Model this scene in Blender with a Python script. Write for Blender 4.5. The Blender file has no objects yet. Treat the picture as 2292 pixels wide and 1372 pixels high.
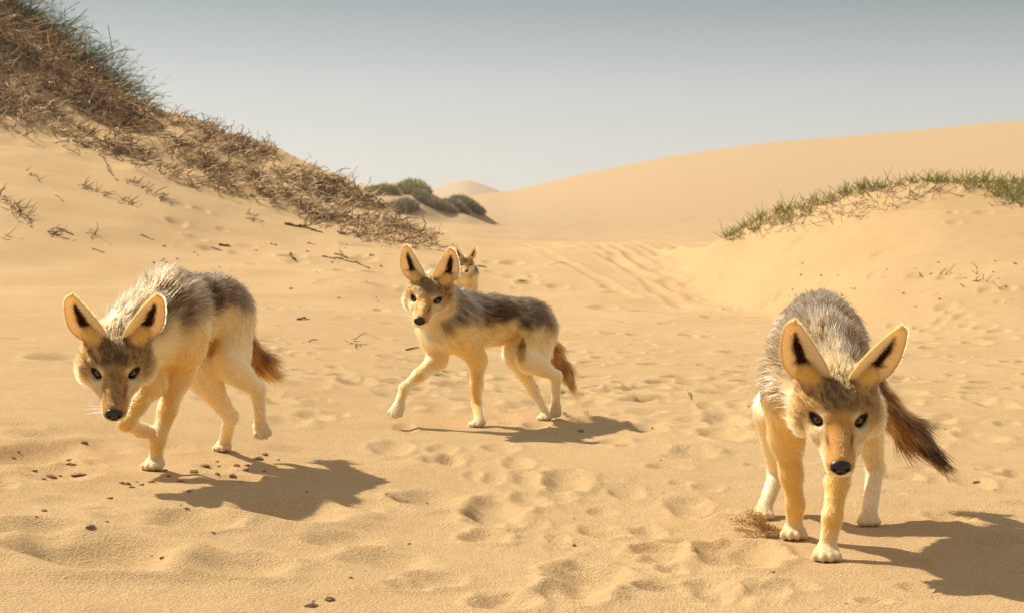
import bpy, bmesh, math
import numpy as np
from mathutils import Vector, Matrix

# ------------------------------------------------------------------ scene, camera, light
S = bpy.context.scene
COL = S.collection
rad = math.radians
HC, FPX, U0, V0 = 0.52, 4000.0, 1146.0, 555.0      # camera height, focal length in photo pixels, centre column, horizon row

cam = bpy.data.cameras.new('camera')
cam.sensor_width = 36.0
cam.lens = 36.0 * FPX / 2292.0
cam.clip_start, cam.clip_end = 0.05, 9000.0
cam.dof.use_dof = True
cam.dof.focus_distance = 3.6
cam.dof.aperture_fstop = 20.0
cam_ob = bpy.data.objects.new('camera', cam)
COL.objects.link(cam_ob)
cam_ob.location = (0, 0, HC)
cam_ob.rotation_euler = (rad(90) - math.atan((686.0 - V0) / FPX), 0, 0)
S.camera = cam_ob

SUN = Vector((-0.83, 0.58, 1.0)).normalized()       # towards the sun
sun_el = math.asin(SUN.z)
sun_az = math.atan2(SUN.x, SUN.y)                    # clockwise from +Y

W = bpy.data.worlds.new('World')
S.world = W
W.use_nodes = True
wn, wl = W.node_tree.nodes, W.node_tree.links
wn.clear()
sky = wn.new('ShaderNodeTexSky')
sky.sky_type = 'NISHITA'
sky.sun_disc = False
sky.sun_elevation = sun_el
sky.sun_rotation = sun_az
sky.air_density, sky.dust_density, sky.ozone_density = 1.0, 1.0, 1.0
bg = wn.new('ShaderNodeBackground')
bg.inputs['Strength'].default_value = 0.12
wo = wn.new('ShaderNodeOutputWorld')
# dusty desert air: a pale veil over the blue sky, brightest at the horizon
tc = wn.new('ShaderNodeTexCoord')
sx = wn.new('ShaderNodeSeparateXYZ')
rmp = wn.new('ShaderNodeValToRGB')
els = rmp.color_ramp.elements
els[0].position, els[0].color = 0.0, (0.270, 0.245, 0.232, 1)
els[1].position, els[1].color = 1.0, (0.290, 0.275, 0.240, 1)
for p_, c_ in ((0.044, (0.225, 0.206, 0.208)), (0.089, (0.172, 0.158, 0.140)), (0.134, (0.066, 0.056, 0.036)), (0.30, (0.190, 0.175, 0.140))):
    e = els.new(p_); e.color = (*c_, 1)
vs = wn.new('ShaderNodeVectorMath'); vs.operation = 'SCALE'; vs.inputs['Scale'].default_value = 1 / 0.12
ns = wn.new('ShaderNodeVectorMath'); ns.operation = 'SCALE'; ns.inputs['Scale'].default_value = 0.25
ad_ = wn.new('ShaderNodeVectorMath'); ad_.operation = 'ADD'
wl.new(tc.outputs['Generated'], sx.inputs[0])
wl.new(sx.outputs['Z'], rmp.inputs[0])
wl.new(rmp.outputs[0], vs.inputs[0]); wl.new(sky.outputs[0], ns.inputs[0])
wl.new(vs.outputs[0], ad_.inputs[0]); wl.new(ns.outputs[0], ad_.inputs[1])
wl.new(ad_.outputs[0], bg.inputs['Color'])
wl.new(bg.outputs[0], wo.inputs[0])

sl = bpy.data.lights.new('sun', 'SUN')
sl.energy = 3.85
sl.angle = rad(0.6)
sl.color = (1.0, 0.90, 0.74)
so = bpy.data.objects.new('sun', sl)
COL.objects.link(so)
so.rotation_euler = SUN.to_track_quat('Z', 'Y').to_euler()
so.location = (-6, 5, 8)

S.render.engine = 'CYCLES'
S.view_settings.view_transform = 'Standard'
S.view_settings.look = 'None'
S.view_settings.exposure = 0.86
S.view_settings.gamma = 1.0
S.render.resolution_x, S.render.resolution_y = 1024, 612
S.cycles.max_bounces = 14
S.cycles.diffuse_bounces = 5
S.cycles.glossy_bounces = 6
S.cycles.transmission_bounces = 12
S.cycles.transparent_max_bounces = 8

RNG = np.random.default_rng(7)

# ------------------------------------------------------------------ small helpers
def at(px, py, d):
    """photo pixel + distance along the view axis -> world point"""
    return np.array([(px - U0) / FPX * d, d, HC - (py - V0) / FPX * d])

def sstep(a, b, x):
    t = np.clip((x - a) / (b - a), 0, 1)
    return t * t * (3 - 2 * t)

def hash2(ix, iy, seed):
    ix = ix.astype(np.int64).astype(np.uint32); iy = iy.astype(np.int64).astype(np.uint32)
    with np.errstate(over='ignore'):
        h = ix * np.uint32(374761393) + iy * np.uint32(668265263) + np.uint32((seed * 1442695041) & 0xffffffff)
        h = (h ^ (h >> np.uint32(13))) * np.uint32(1274126177)
        h = h ^ (h >> np.uint32(16))
    return h.astype(np.float64) / 4294967295.0

def noise2(x, y, seed=0):
    x = np.asarray(x, float); y = np.asarray(y, float)
    x0 = np.floor(x); y0 = np.floor(y)
    fx, fy = x - x0, y - y0
    u = fx * fx * fx * (fx * (fx * 6 - 15) + 10); v = fy * fy * fy * (fy * (fy * 6 - 15) + 10)
    def g(ix, iy, dx, dy):
        a = hash2(ix, iy, seed) * 6.2831853
        return np.cos(a) * dx + np.sin(a) * dy
    a = g(x0, y0, fx, fy); b = g(x0 + 1, y0, fx - 1, fy)
    c = g(x0, y0 + 1, fx, fy - 1); d = g(x0 + 1, y0 + 1, fx - 1, fy - 1)
    return (a + (b - a) * u + (c - a) * v + (a - b - c + d) * u * v) * 1.5

def noise3(p, seed=0):
    """cheap smooth pseudo noise of 3-D points, about -1..1"""
    x, y, z = p[..., 0], p[..., 1], p[..., 2]
    return (noise2(x + 0.7 * z + 11.3, y - 0.6 * z + 3.1, seed) + noise2(z + 0.5 * x - 5.2, y + 0.4 * x + z * 0.3, seed + 17)) * 0.75

def smax(a, b, k):
    h = np.clip(0.5 + 0.5 * (a - b) / k, 0, 1)
    return b + (a - b) * h + k * h * (1 - h)

def mesh_obj(name, verts, faces, mat=None, parent=None, smooth=True, colors=None):
    me = bpy.data.meshes.new(name)
    verts = np.asarray(verts, np.float32)
    if isinstance(faces, np.ndarray):
        nf, k = faces.shape
        me.vertices.add(len(verts)); me.vertices.foreach_set('co', verts.ravel())
        me.loops.add(nf * k); me.loops.foreach_set('vertex_index', faces.astype(np.int32).ravel())
        me.polygons.add(nf)
        me.polygons.foreach_set('loop_start', np.arange(0, nf * k, k, dtype=np.int32))
        me.polygons.foreach_set('loop_total', np.full(nf, k, np.int32))
        me.update(calc_edges=True)
    else:
        me.from_pydata([tuple(v) for v in verts], [], faces)
    if smooth:
        me.polygons.foreach_set('use_smooth', np.ones(len(me.polygons), bool))
    if colors is not None:
        at_ = me.attributes.new('tint', 'FLOAT_COLOR', 'POINT')
        c = np.ones((len(verts), 4), np.float32); c[:, :3] = colors
        at_.data.foreach_set('color', c.ravel())
    ob = bpy.data.objects.new(name, me)
    COL.objects.link(ob)
    if mat: me.materials.append(mat)
    if parent: ob.parent = parent
    return ob

def tag(o, label=None, cat=None, group=None, kind=None):
    if label: o['label'] = label
    if cat: o['category'] = cat
    if group: o['group'] = group
    if kind: o['kind'] = kind
    return o

def empty(name, loc):
    o = bpy.data.objects.new(name, None)
    o.empty_display_size = 0.1
    COL.objects.link(o); o.location = loc
    return o

def new_mat(name):
    m = bpy.data.materials.new(name); m.use_nodes = True
    n, l = m.node_tree.nodes, m.node_tree.links
    return m, n, l, n['Principled BSDF']

# ------------------------------------------------------------------ terrain
def table(xs, ys, blur=40.0):
    g = np.arange(-1800, 4200, 5.0)
    y = np.interp(g, xs, ys)
    k = np.exp(-0.5 * (np.arange(-30, 31) * 5.0 / blur) ** 2); k /= k.sum()
    y = np.convolve(np.pad(y, 30, mode='edge'), k, mode='valid')
    return lambda p: np.interp(p, g, y)

# each dune: bearing (photo column) -> distance of its foot, of a break of slope and of its crest, and the photo rows of the last two
LX = [-1500, -600, 0, 150, 300, 400, 520, 640, 760, 850, 930, 985, 1040, 1100, 1500]
L_base = table([-600, 0, 300, 520, 760, 985, 1100], [12.5, 13, 14, 15, 17, 21, 22])
L_md = table([-600, 0, 760, 985], [23.5, 23.5, 23, 22.7])
L_mv = table([-1500, -600, 0, 300, 520, 760, 985, 1060], [240, 250, 292, 352, 425, 500, 562, 640], 25)
L_cd = table([-600, 0, 300, 520, 760, 985], [28.5, 28, 27, 26, 25, 24])
L_cv = table(LX, [-420, -400, -15, 95, 230, 252, 296, 341, 402, 452, 508, 555, 640, 700, 900], 14)
R_base = table([1300, 1540, 1610, 1720, 1900, 2100, 2292, 2700, 3600], [13, 14.5, 14.2, 12.0, 9.4, 8.2, 7.5, 7.2, 7.2], 60)
R_cd = table([1250, 1400, 1540, 1610, 1720, 1900, 2100, 2292, 2700], [25, 24, 20, 17.8, 16.6, 15.5, 15, 14.5, 14])
R_cv = table([1000, 1250, 1400, 1520, 1570, 1620, 1720, 1800, 1900, 2000, 2100, 2200, 2292, 2700, 3600], [640, 600, 570, 556, 550, 534, 476, 450, 424, 408, 400, 405, 410, 440, 520], 18)
H_cv = table([600, 740, 820, 880, 930, 985, 1040, 1085, 1130, 1200], [500, 440, 414, 412, 416, 440, 456, 472, 510, 600], 14)

def rowz(v, d):
    return HC - (v - V0) / FPX * d

def base_height(X, Y):
    X = np.asarray(X, float); Y = np.asarray(Y, float)
    D = np.hypot(X, Y)
    T = np.where(Y > 0.5, X / np.maximum(Y, 0.5), np.sign(X) * 0.6)
    T = np.clip(T, -0.6, 0.6)
    px = T * FPX + U0
    front = sstep(0.0, 6.0, Y)
    # nearly level floor, a little higher on the left
    z = 0.105 * np.log1p(np.exp(np.clip((-X - 0.08) / 0.16, -40, 40))) * 0.16 * np.exp(-np.maximum(-X - 1.2, 0) * 0.25)
    z = z + 0.60 * sstep(14.0, 25.0, Y) * front
    # shallow dip behind the lip of the floor, then the big dune
    dip = 0.30 * sstep(25.5, 31, Y) * sstep(1040, 1420, px)
    z = z - dip
    crest_px = np.array([-1300, 300, 760, 930, 1080, 1160, 1250, 1360, 1480, 1700, 2000, 2292, 2700, 3500])
    crest_v = np.array([520, 500, 480, 462, 441, 424, 396, 368, 343, 312, 287, 259, 236, 230])
    dune_d = 130.0
    zc = HC - (table(crest_px, crest_v, 60.0)(px) - V0) / FPX * dune_d
    t = np.clip((Y - 27) / (dune_d - 27), 0, 1)
    rise = (zc - 0.6) * (0.75 * t ** 1.15 + 0.25 * t ** 2.2)
    over = sstep(dune_d, dune_d * 1.9, Y)
    rise = np.where(Y > dune_d, (zc - 0.6) * (1 - over), rise)
    z = z + rise * sstep(24, 34, Y)
    # far dune
    c = at(1055, 470, 520.0)
    far = np.maximum(0, 19.6 - 0.42 * (np.sqrt((X - c[0] + 1.2) ** 2 + 8.0) - 2.8)) * np.exp(-((Y - c[1]) / 60.0) ** 2)
    far = far + 0.8 * np.maximum(0, noise2(X / 160.0, Y / 160.0, 5)) * 9 * sstep(300, 700, D)
    z = z + far
    # left dune with its brushy bank, right mound, hummock behind
    R_ = np.where(Y > 0.5, Y, 0.0)
    db, dm, dc = L_base(px), L_md(px), L_cd(px)
    zm, zc_ = rowz(L_mv(px), dm), rowz(L_cv(px), dc)
    t1 = (R_ - db) / (dm - db)
    L = np.where(R_ < dm, -0.35 + np.maximum(zm + 0.35, 0.08) * t1, np.where(R_ < dc, zm + (zc_ - zm) * np.clip((R_ - dm) / (dc - dm), 0, 1), zc_ - 0.42 * (R_ - dc)))
    L = L + (0.09 * noise2(X / 1.1, Y / 1.1, 3) + 0.035 * noise2(X / 0.35, Y / 0.35, 33)) * sstep(dm - 2.5, dm + 0.5, R_)
    z = smax(z, L, 0.30)
    db, dc = R_base(px), R_cd(px)
    zc_ = rowz(R_cv(px), dc)
    t1 = np.clip((R_ - db) / (dc - db), 0, 1)
    R = np.where(R_ < dc, np.maximum(zc_, -1.0) * (0.4 * t1 ** 2 + 0.6 * t1 ** 1.5) - 0.02 - 0.25 * (1 - t1) ** 2, zc_ - 0.36 * (R_ - dc))
    R = R + 0.03 * noise2(X / 0.9, Y / 0.9, 4) * sstep(9, 13, R_) - 0.5 * sstep(1500, 1300, px)
    z = smax(z, R, 0.12)
    zc_ = rowz(H_cv(px), 50.0)
    H = np.where(R_ < 50, zc_ - 0.24 * (50 - R_), zc_ - 0.4 * (R_ - 50)) + 0.20 * noise2(X / 0.9, Y / 0.9, 6)
    z = smax(z, np.where((R_ > 38) & (R_ < 62), H, -5.0), 0.2)
    # gentle swells
    amp = sstep(7, 16, D)
    z = z + (0.010 + 0.03 * amp) * noise2(X / 0.9 + 3, Y / 1.1, 1) * np.exp(-np.maximum(D - 40, 0) / 40)
    z = z + 0.006 * noise2(X / 0.31, Y / 0.26, 2) * np.exp(-np.maximum(D - 12, 0) / 12)
    z = z + 0.0028 * noise2(X / 0.11, Y / 0.095, 22) * np.exp(-np.maximum(D - 6, 0) / 6)
    return z

# footprints and hollows: (photo column, row, width px, height px, depth scale)
PRINTS = [(200, 1335, 330, 60, 1.0), (650, 1200, 230, 46, .9), (430, 1243, 170, 40, .8), (60, 1122, 180, 60, .9), (1320, 1305, 150, 60, 1.2),
    (1110, 1160, 120, 62, 1.1), (1270, 1085, 92, 40, 1.2), (1550, 1140, 95, 42, 1.0), (1480, 1240, 115, 34, 1.1), (1660, 1252, 175, 50, 1.2),
    (1510, 1282, 62, 26, 1.0), (1250, 1214, 48, 26, .9), (1590, 1332, 90, 36, 1.0), (1185, 1130, 70, 30, .9), (960, 1142, 130, 36, .9),
    (1340, 1190, 80, 30, 1.0), (1452, 1192, 66, 24, 1.0), (1180, 1083, 54, 22, .9), (1105, 1082, 48, 22, .9), (1060, 1078, 40, 18, .8),
    (1160, 1048, 60, 24, .9), (1010, 1046, 56, 24, 1.0), (990, 1022, 60, 20, .9), (875, 1024, 80, 28, 1.0), (905, 975, 46, 14, .8), (1040, 876, 90, 22, 1.0),
    (800, 889, 84, 18, .9), (130, 894, 110, 18, .7), (1625, 942, 84, 26, 1.1), (1622, 975, 100, 26, 1.1), (1600, 912, 60, 18, 1.0), (700, 970, 70, 20, .8),
    (1405, 1105, 70, 26, .9), (1120, 1010, 70, 20, .9), (1250, 1118, 70, 24, .8), (1180, 1180, 80, 28, .7), (1870, 1300, 200, 50, .8), (2130, 1160, 90, 26, .9),
    (2080, 935, 90, 22, .8), (2200, 980, 90, 22, .8), (2180, 1075, 80, 22, .8), (1560, 1020, 90, 22, .7), (1450, 960, 80, 20, .7), (1720, 1330, 90, 34, .8),
    (1280, 1350, 150, 44, 1.0), (1130, 1372, 130, 36, 1.0), (330, 1110, 120, 30, .5), (860, 1290, 180, 40, .5), (540, 1330, 200, 40, .5), (770, 1250, 150, 30, .6),
    (470, 955, 60, 14, .5), (640, 990, 90, 18, .6), (2230, 905, 80, 18, .7), (2030, 880, 70, 14, .8)]
DIMP = []
for (u, v, w_, h_, k) in PRINTS:
    d = FPX * HC / (v - V0)
    DIMP.append(((u - U0) / FPX * d, d, w_ / FPX * d * 0.5, max(h_ / FPX * d * 0.5 * d / HC, w_ / FPX * d * 0.22), 0.19 * k))
rp = np.random.default_rng(21)
def rnd_prints(n, u0, u1, v0, v1, s0, s1, k0=.10, k1=.2):
    for _ in range(n):
        u, v = rp.uniform(u0, u1), rp.uniform(v0, v1)
        d = FPX * HC / (v - V0); s = rp.uniform(s0, s1)
        DIMP.append(((u - U0) / FPX * d, d, s, s * rp.uniform(.8, 1.6), rp.uniform(k0, k1)))
rnd_prints(150, 1180, 2500, 690, 960, .03, .075, .10, .22)
rnd_prints(120, 560, 1500, 690, 960, .03, .07, .07, .16)
rnd_prints(70, 380, 900, 618, 690, .05, .15, .08, .2)
rnd_prints(110, 900, 2400, 625, 700, .05, .12, .08, .2)
rnd_prints(170, 1150, 2400, 640, 900, .025, .06, .16, .30)
rnd_prints(90, 560, 1300, 660, 900, .025, .055, .12, .26)
rnd_prints(60, 900, 2300, 960, 1360, .02, .045, .08, .2)
rnd_prints(40, -100, 900, 760, 1350, .03, .07, .04, .1)

FEET = [((u - U0) / FPX * d, d) for u, d in ((334, 3.6), (490, 4.0), (1060, 5.18), (1212, 5.37), (1857, 2.93), (1784, 3.16), (1953, 3.32), (1712, 3.4))]
DIMP = [q for q in DIMP if all(math.hypot((q[0] - fx) / (q[2] * 1.3 + .045), (q[1] - fy) / (q[3] * 1.3 + .06)) > 1 for fx, fy in FEET)]

# wheel ruts across the floor (photo pixels, read off the level sand)
RUTS = [[(1160, 566), (1240, 588), (1330, 616), (1420, 650)], [(1225, 566), (1370, 590), (1560, 650), (1720, 702)], [(1340, 563), (1440, 596), (1590, 652), (1740, 712)],
        [(1400, 562), (1560, 612), (1740, 676)], [(1470, 562), (1600, 596), (1760, 640), (1900, 690)], [(1540, 560), (1680, 606), (1900, 660)],
        [(1330, 566), (1390, 594), (1480, 640), (1540, 670)]]
LOOK = {}
def feature_height(X, Y):
    z = np.zeros(X.shape)
    for (cx, cy, rx, ry, k) in DIMP:
        m = (np.abs(Y - cy) < 2.4 * ry) & (np.abs(X - cx) < 2.4 * rx)
        if not m.any(): continue
        x, y = (X[m] - cx) / rx, (Y[m] - cy) / ry
        wob = 0.22 * noise2(X[m] / rx * 0.9 + cx * 31, Y[m] / rx * 0.9 + cy * 17, 9)
        r = np.sqrt(x * x + y * y) * (1 + wob)
        depth = min(rx, ry) * k * 1.75
        z[m] += depth * (-np.exp(-(r * 1.10) ** 3.4) + 0.30 * np.exp(-((r - 1.35) / 0.32) ** 2))
    for path in RUTS:
        P = []
        for (u, v) in path:
            d = np.interp(v, [556, 575, 600, 640, 700], [25.5, 22.5, 19.5, 16.8, 13.6])
            P.append(((u - U0) / FPX * d, d))
        best = np.full(X.shape, 1e9)
        m = (Y > 9) & (Y < 27) & (X > -3) & (X < 8)
        bx, by = X[m], Y[m]; bb = np.full(bx.shape, 1e9)
        for a, b in zip(P[:-1], P[1:]):
            ex, ey = b[0] - a[0], b[1] - a[1]
            t = np.clip(((bx - a[0]) * ex + (by - a[1]) * ey) / (ex * ex + ey * ey), 0, 1)
            bb = np.minimum(bb, np.hypot(bx - a[0] - t * ex, by - a[1] - t * ey))
        s = bb / 0.062 * (1 + 0.2 * noise2(bx * 3, by * 1.5, 12))
        z[m] += (-0.015 * np.exp(-s ** 2.4) + 0.009 * np.exp(-((s - 1.7) / 0.6) ** 2)) * (0.7 + 0.5 * noise2(bx * 0.8, by * 0.5, 13))
    D = np.hypot(X, Y)
    # wind ripples on the near sand
    rip = np.sin((Y * 1.0 + X * 0.22 + 0.05 * noise2(X * 2.2, Y * 3.0, 14)) * 6.2832 / 0.052)
    z += 0.0016 * rip * sstep(-0.05, 0.45, noise2(X * 0.9 + 4, Y * 0.9, 15)) * np.exp(-np.maximum(D - 6, 0) / 5)
    z += 0.0011 * noise2(X * 26, Y * 26, 16) * np.exp(-np.maximum(D - 4, 0) / 3)
    return z

def height(X, Y):
    X = np.asarray(X, float); Y = np.asarray(Y, float)
    return base_height(X, Y) + feature_height(X, Y)

fine = np.linspace(-0.345, 0.345, 760)
ang = np.concatenate([np.linspace(-math.pi, -0.45, 60)[:-1], np.linspace(-0.45, -0.345, 12)[:-1], fine, np.linspace(0.345, 0.45, 12)[1:], np.linspace(0.45, math.pi, 60)[1:-1]])
dist = np.concatenate([np.linspace(0.25, 1.9, 26)[:-1], 1.0 / np.linspace(1 / 1.9, 1 / 6.0, 360)[:-1], np.geomspace(6.0, 28, 430)[:-1],
                       np.geomspace(28, 160, 150)[:-1], np.geomspace(160, 7000, 60)])
AA, DD = np.meshgrid(ang, dist)
GX, GY = DD * np.sin(AA), DD * np.cos(AA)
GZ = height(GX, GY)
nr, nc = GX.shape
ii = np.arange(nr * nc).reshape(nr, nc)
nxt = np.roll(ii, -1, axis=1)
quads = np.stack([ii[:-1], nxt[:-1], nxt[1:], ii[1:]], -1).reshape(-1, 4)[:, ::-1]
gv = np.stack([GX, GY, GZ], -1).reshape(-1, 3)
gv = np.vstack([gv, [[0, 0, GZ[0].mean()]]])
# lookup of the first visible ground point behind a photo pixel, from the same grid
_c0, _c1 = np.searchsorted(ang, -0.345), np.searchsorted(ang, 0.345)
_VV = (HC - GZ[:, _c0:_c1]) / GY[:, _c0:_c1] * FPX + V0
_VM = np.minimum.accumulate(_VV, axis=0)
def ground_at(u, v):
    u = np.atleast_1d(np.asarray(u, float)); v = np.atleast_1d(np.asarray(v, float))
    c = np.clip(np.rint((np.arctan((u - U0) / FPX) - fine[0]) / (fine[1] - fine[0])).astype(int), 0, _VM.shape[1] - 1)
    out = np.zeros((len(u), 3)); ok = np.zeros(len(u), bool)
    for i in range(len(u)):
        col = _VM[:, c[i]]
        k = np.searchsorted(-col, -v[i])
        if k >= nr or k == 0: continue
        g = c[i] + _c0
        a, b = _VM[k - 1, c[i]], _VM[k, c[i]]
        f = 0.0 if a == b else (a - v[i]) / (a - b)
        out[i] = [GX[k - 1, g] + f * (GX[k, g] - GX[k - 1, g]), GY[k - 1, g] + f * (GY[k, g] - GY[k - 1, g]), GZ[k - 1, g] + f * (GZ[k, g] - GZ[k - 1, g])]
        ok[i] = True
    return out, ok

# sand
m_sand, n, l, b = new_mat('sand')
tcn = n.new('ShaderNodeTexCoord')
def noise_node(scale, detail=3.0, rough=0.55):
    t = n.new('ShaderNodeTexNoise'); t.inputs['Scale'].default_value = scale
    t.inputs['Detail'].default_value = detail; t.inputs['Roughness'].default_value = rough
    l.new(tcn.outputs['Object'], t.inputs['Vector']); return t
big = noise_node(0.55, 4); mid = noise_node(9.0, 4); fin = noise_node(240.0, 3, 0.75); grain = noise_node(120.0, 3, 0.7)
r1 = n.new('ShaderNodeValToRGB')
r1.color_ramp.elements[0].position, r1.color_ramp.elements[0].color = 0.3, (0.495, 0.332, 0.160, 1)
r1.color_ramp.elements[1].position, r1.color_ramp.elements[1].color = 0.72, (0.580, 0.402, 0.208, 1)
mx = n.new('ShaderNodeMix'); mx.data_type = 'FLOAT'; mx.inputs['Factor'].default_value = 0.45
l.new(big.outputs['Fac'], mx.inputs['A']); l.new(mid.outputs['Fac'], mx.inputs['B'])
l.new(mx.outputs['Result'], r1.inputs[0])
r2 = n.new('ShaderNodeValToRGB')
r2.color_ramp.elements[0].position, r2.color_ramp.elements[0].color = 0.32, (0.66, 0.62, 0.56, 1)
r2.color_ramp.elements[1].position, r2.color_ramp.elements[1].color = 0.64, (1.16, 1.16, 1.18, 1)
l.new(fin.outputs['Fac'], r2.inputs[0])
# base colour dimmed and pinked with distance to offset bright sunlight on the dunes
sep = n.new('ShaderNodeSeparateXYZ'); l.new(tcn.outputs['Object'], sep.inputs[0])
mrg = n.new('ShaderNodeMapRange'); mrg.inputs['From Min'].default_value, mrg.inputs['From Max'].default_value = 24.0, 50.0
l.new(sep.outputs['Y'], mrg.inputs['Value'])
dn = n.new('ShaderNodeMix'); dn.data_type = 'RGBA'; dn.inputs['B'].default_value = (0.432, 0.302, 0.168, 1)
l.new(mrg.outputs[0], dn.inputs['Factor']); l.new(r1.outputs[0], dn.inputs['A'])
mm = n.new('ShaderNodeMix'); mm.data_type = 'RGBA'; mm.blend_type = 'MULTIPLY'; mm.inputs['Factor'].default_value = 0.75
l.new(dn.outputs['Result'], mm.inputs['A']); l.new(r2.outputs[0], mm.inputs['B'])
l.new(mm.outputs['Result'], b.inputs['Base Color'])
b.inputs['Roughness'].default_value = 0.95
b.inputs['Specular IOR Level'].default_value = 0.12
bp = n.new('ShaderNodeBump'); bp.inputs['Strength'].default_value = 0.8; bp.inputs['Distance'].default_value = 0.005
ad = n.new('ShaderNodeMath'); ad.operation = 'ADD'
l.new(grain.outputs['Fac'], ad.inputs[0]); l.new(fin.outputs['Fac'], ad.inputs[1])
l.new(ad.outputs[0], bp.inputs['Height']); l.new(bp.outputs[0], b.inputs['Normal'])

gf = quads
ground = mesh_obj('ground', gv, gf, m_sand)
tag(ground, 'rippled golden desert sand with footprints, wheel ruts and dunes', 'sand', kind='structure')

# ------------------------------------------------------------------ jackals: a distance field per animal, meshed in one piece
def nrm(v):
    v = np.asarray(v, float)
    return v / np.maximum(np.linalg.norm(v, axis=-1, keepdims=True), 1e-9)

class Prim:
    def __init__(s, kind, zone, flow, fur, k, **kw):
        s.kind, s.zone, s.flow, s.fur, s.k = kind, zone, nrm(flow), fur, k
        s.__dict__.update(kw)
    def bounds(s):
        if s.kind == 'cone':
            r = max(s.ra, s.rb)
            return np.minimum(s.a, s.b) - r, np.maximum(s.a, s.b) + r
        e = np.sqrt(((s.R * s.r[:, None]) ** 2).sum(0))
        return s.c - e, s.c + e
    def dist(s, P):
        if s.kind == 'cone':
            q = P - s.a
            ab = s.b - s.a
            if s.sq is not None:
                ax, f = s.sq
                q = q + (q @ ax)[..., None] * ax * (1.0 / f - 1.0)
                ab = ab + (ab @ ax) * ax * (1.0 / f - 1.0)
            t = np.clip((q @ ab) / max(ab @ ab, 1e-12), 0, 1)
            d = np.sqrt(((q - t[..., None] * ab) ** 2).sum(-1))
            return d - (s.ra + (s.rb - s.ra) * t)
        q = (P - s.c) @ s.R.T
        k0 = np.sqrt(((q / s.r) ** 2).sum(-1)); k1 = np.sqrt(((q / s.r ** 2) ** 2).sum(-1))
        return np.where(k1 > 1e-9, k0 * (k0 - 1) / np.maximum(k1, 1e-9), -s.r.min())

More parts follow.
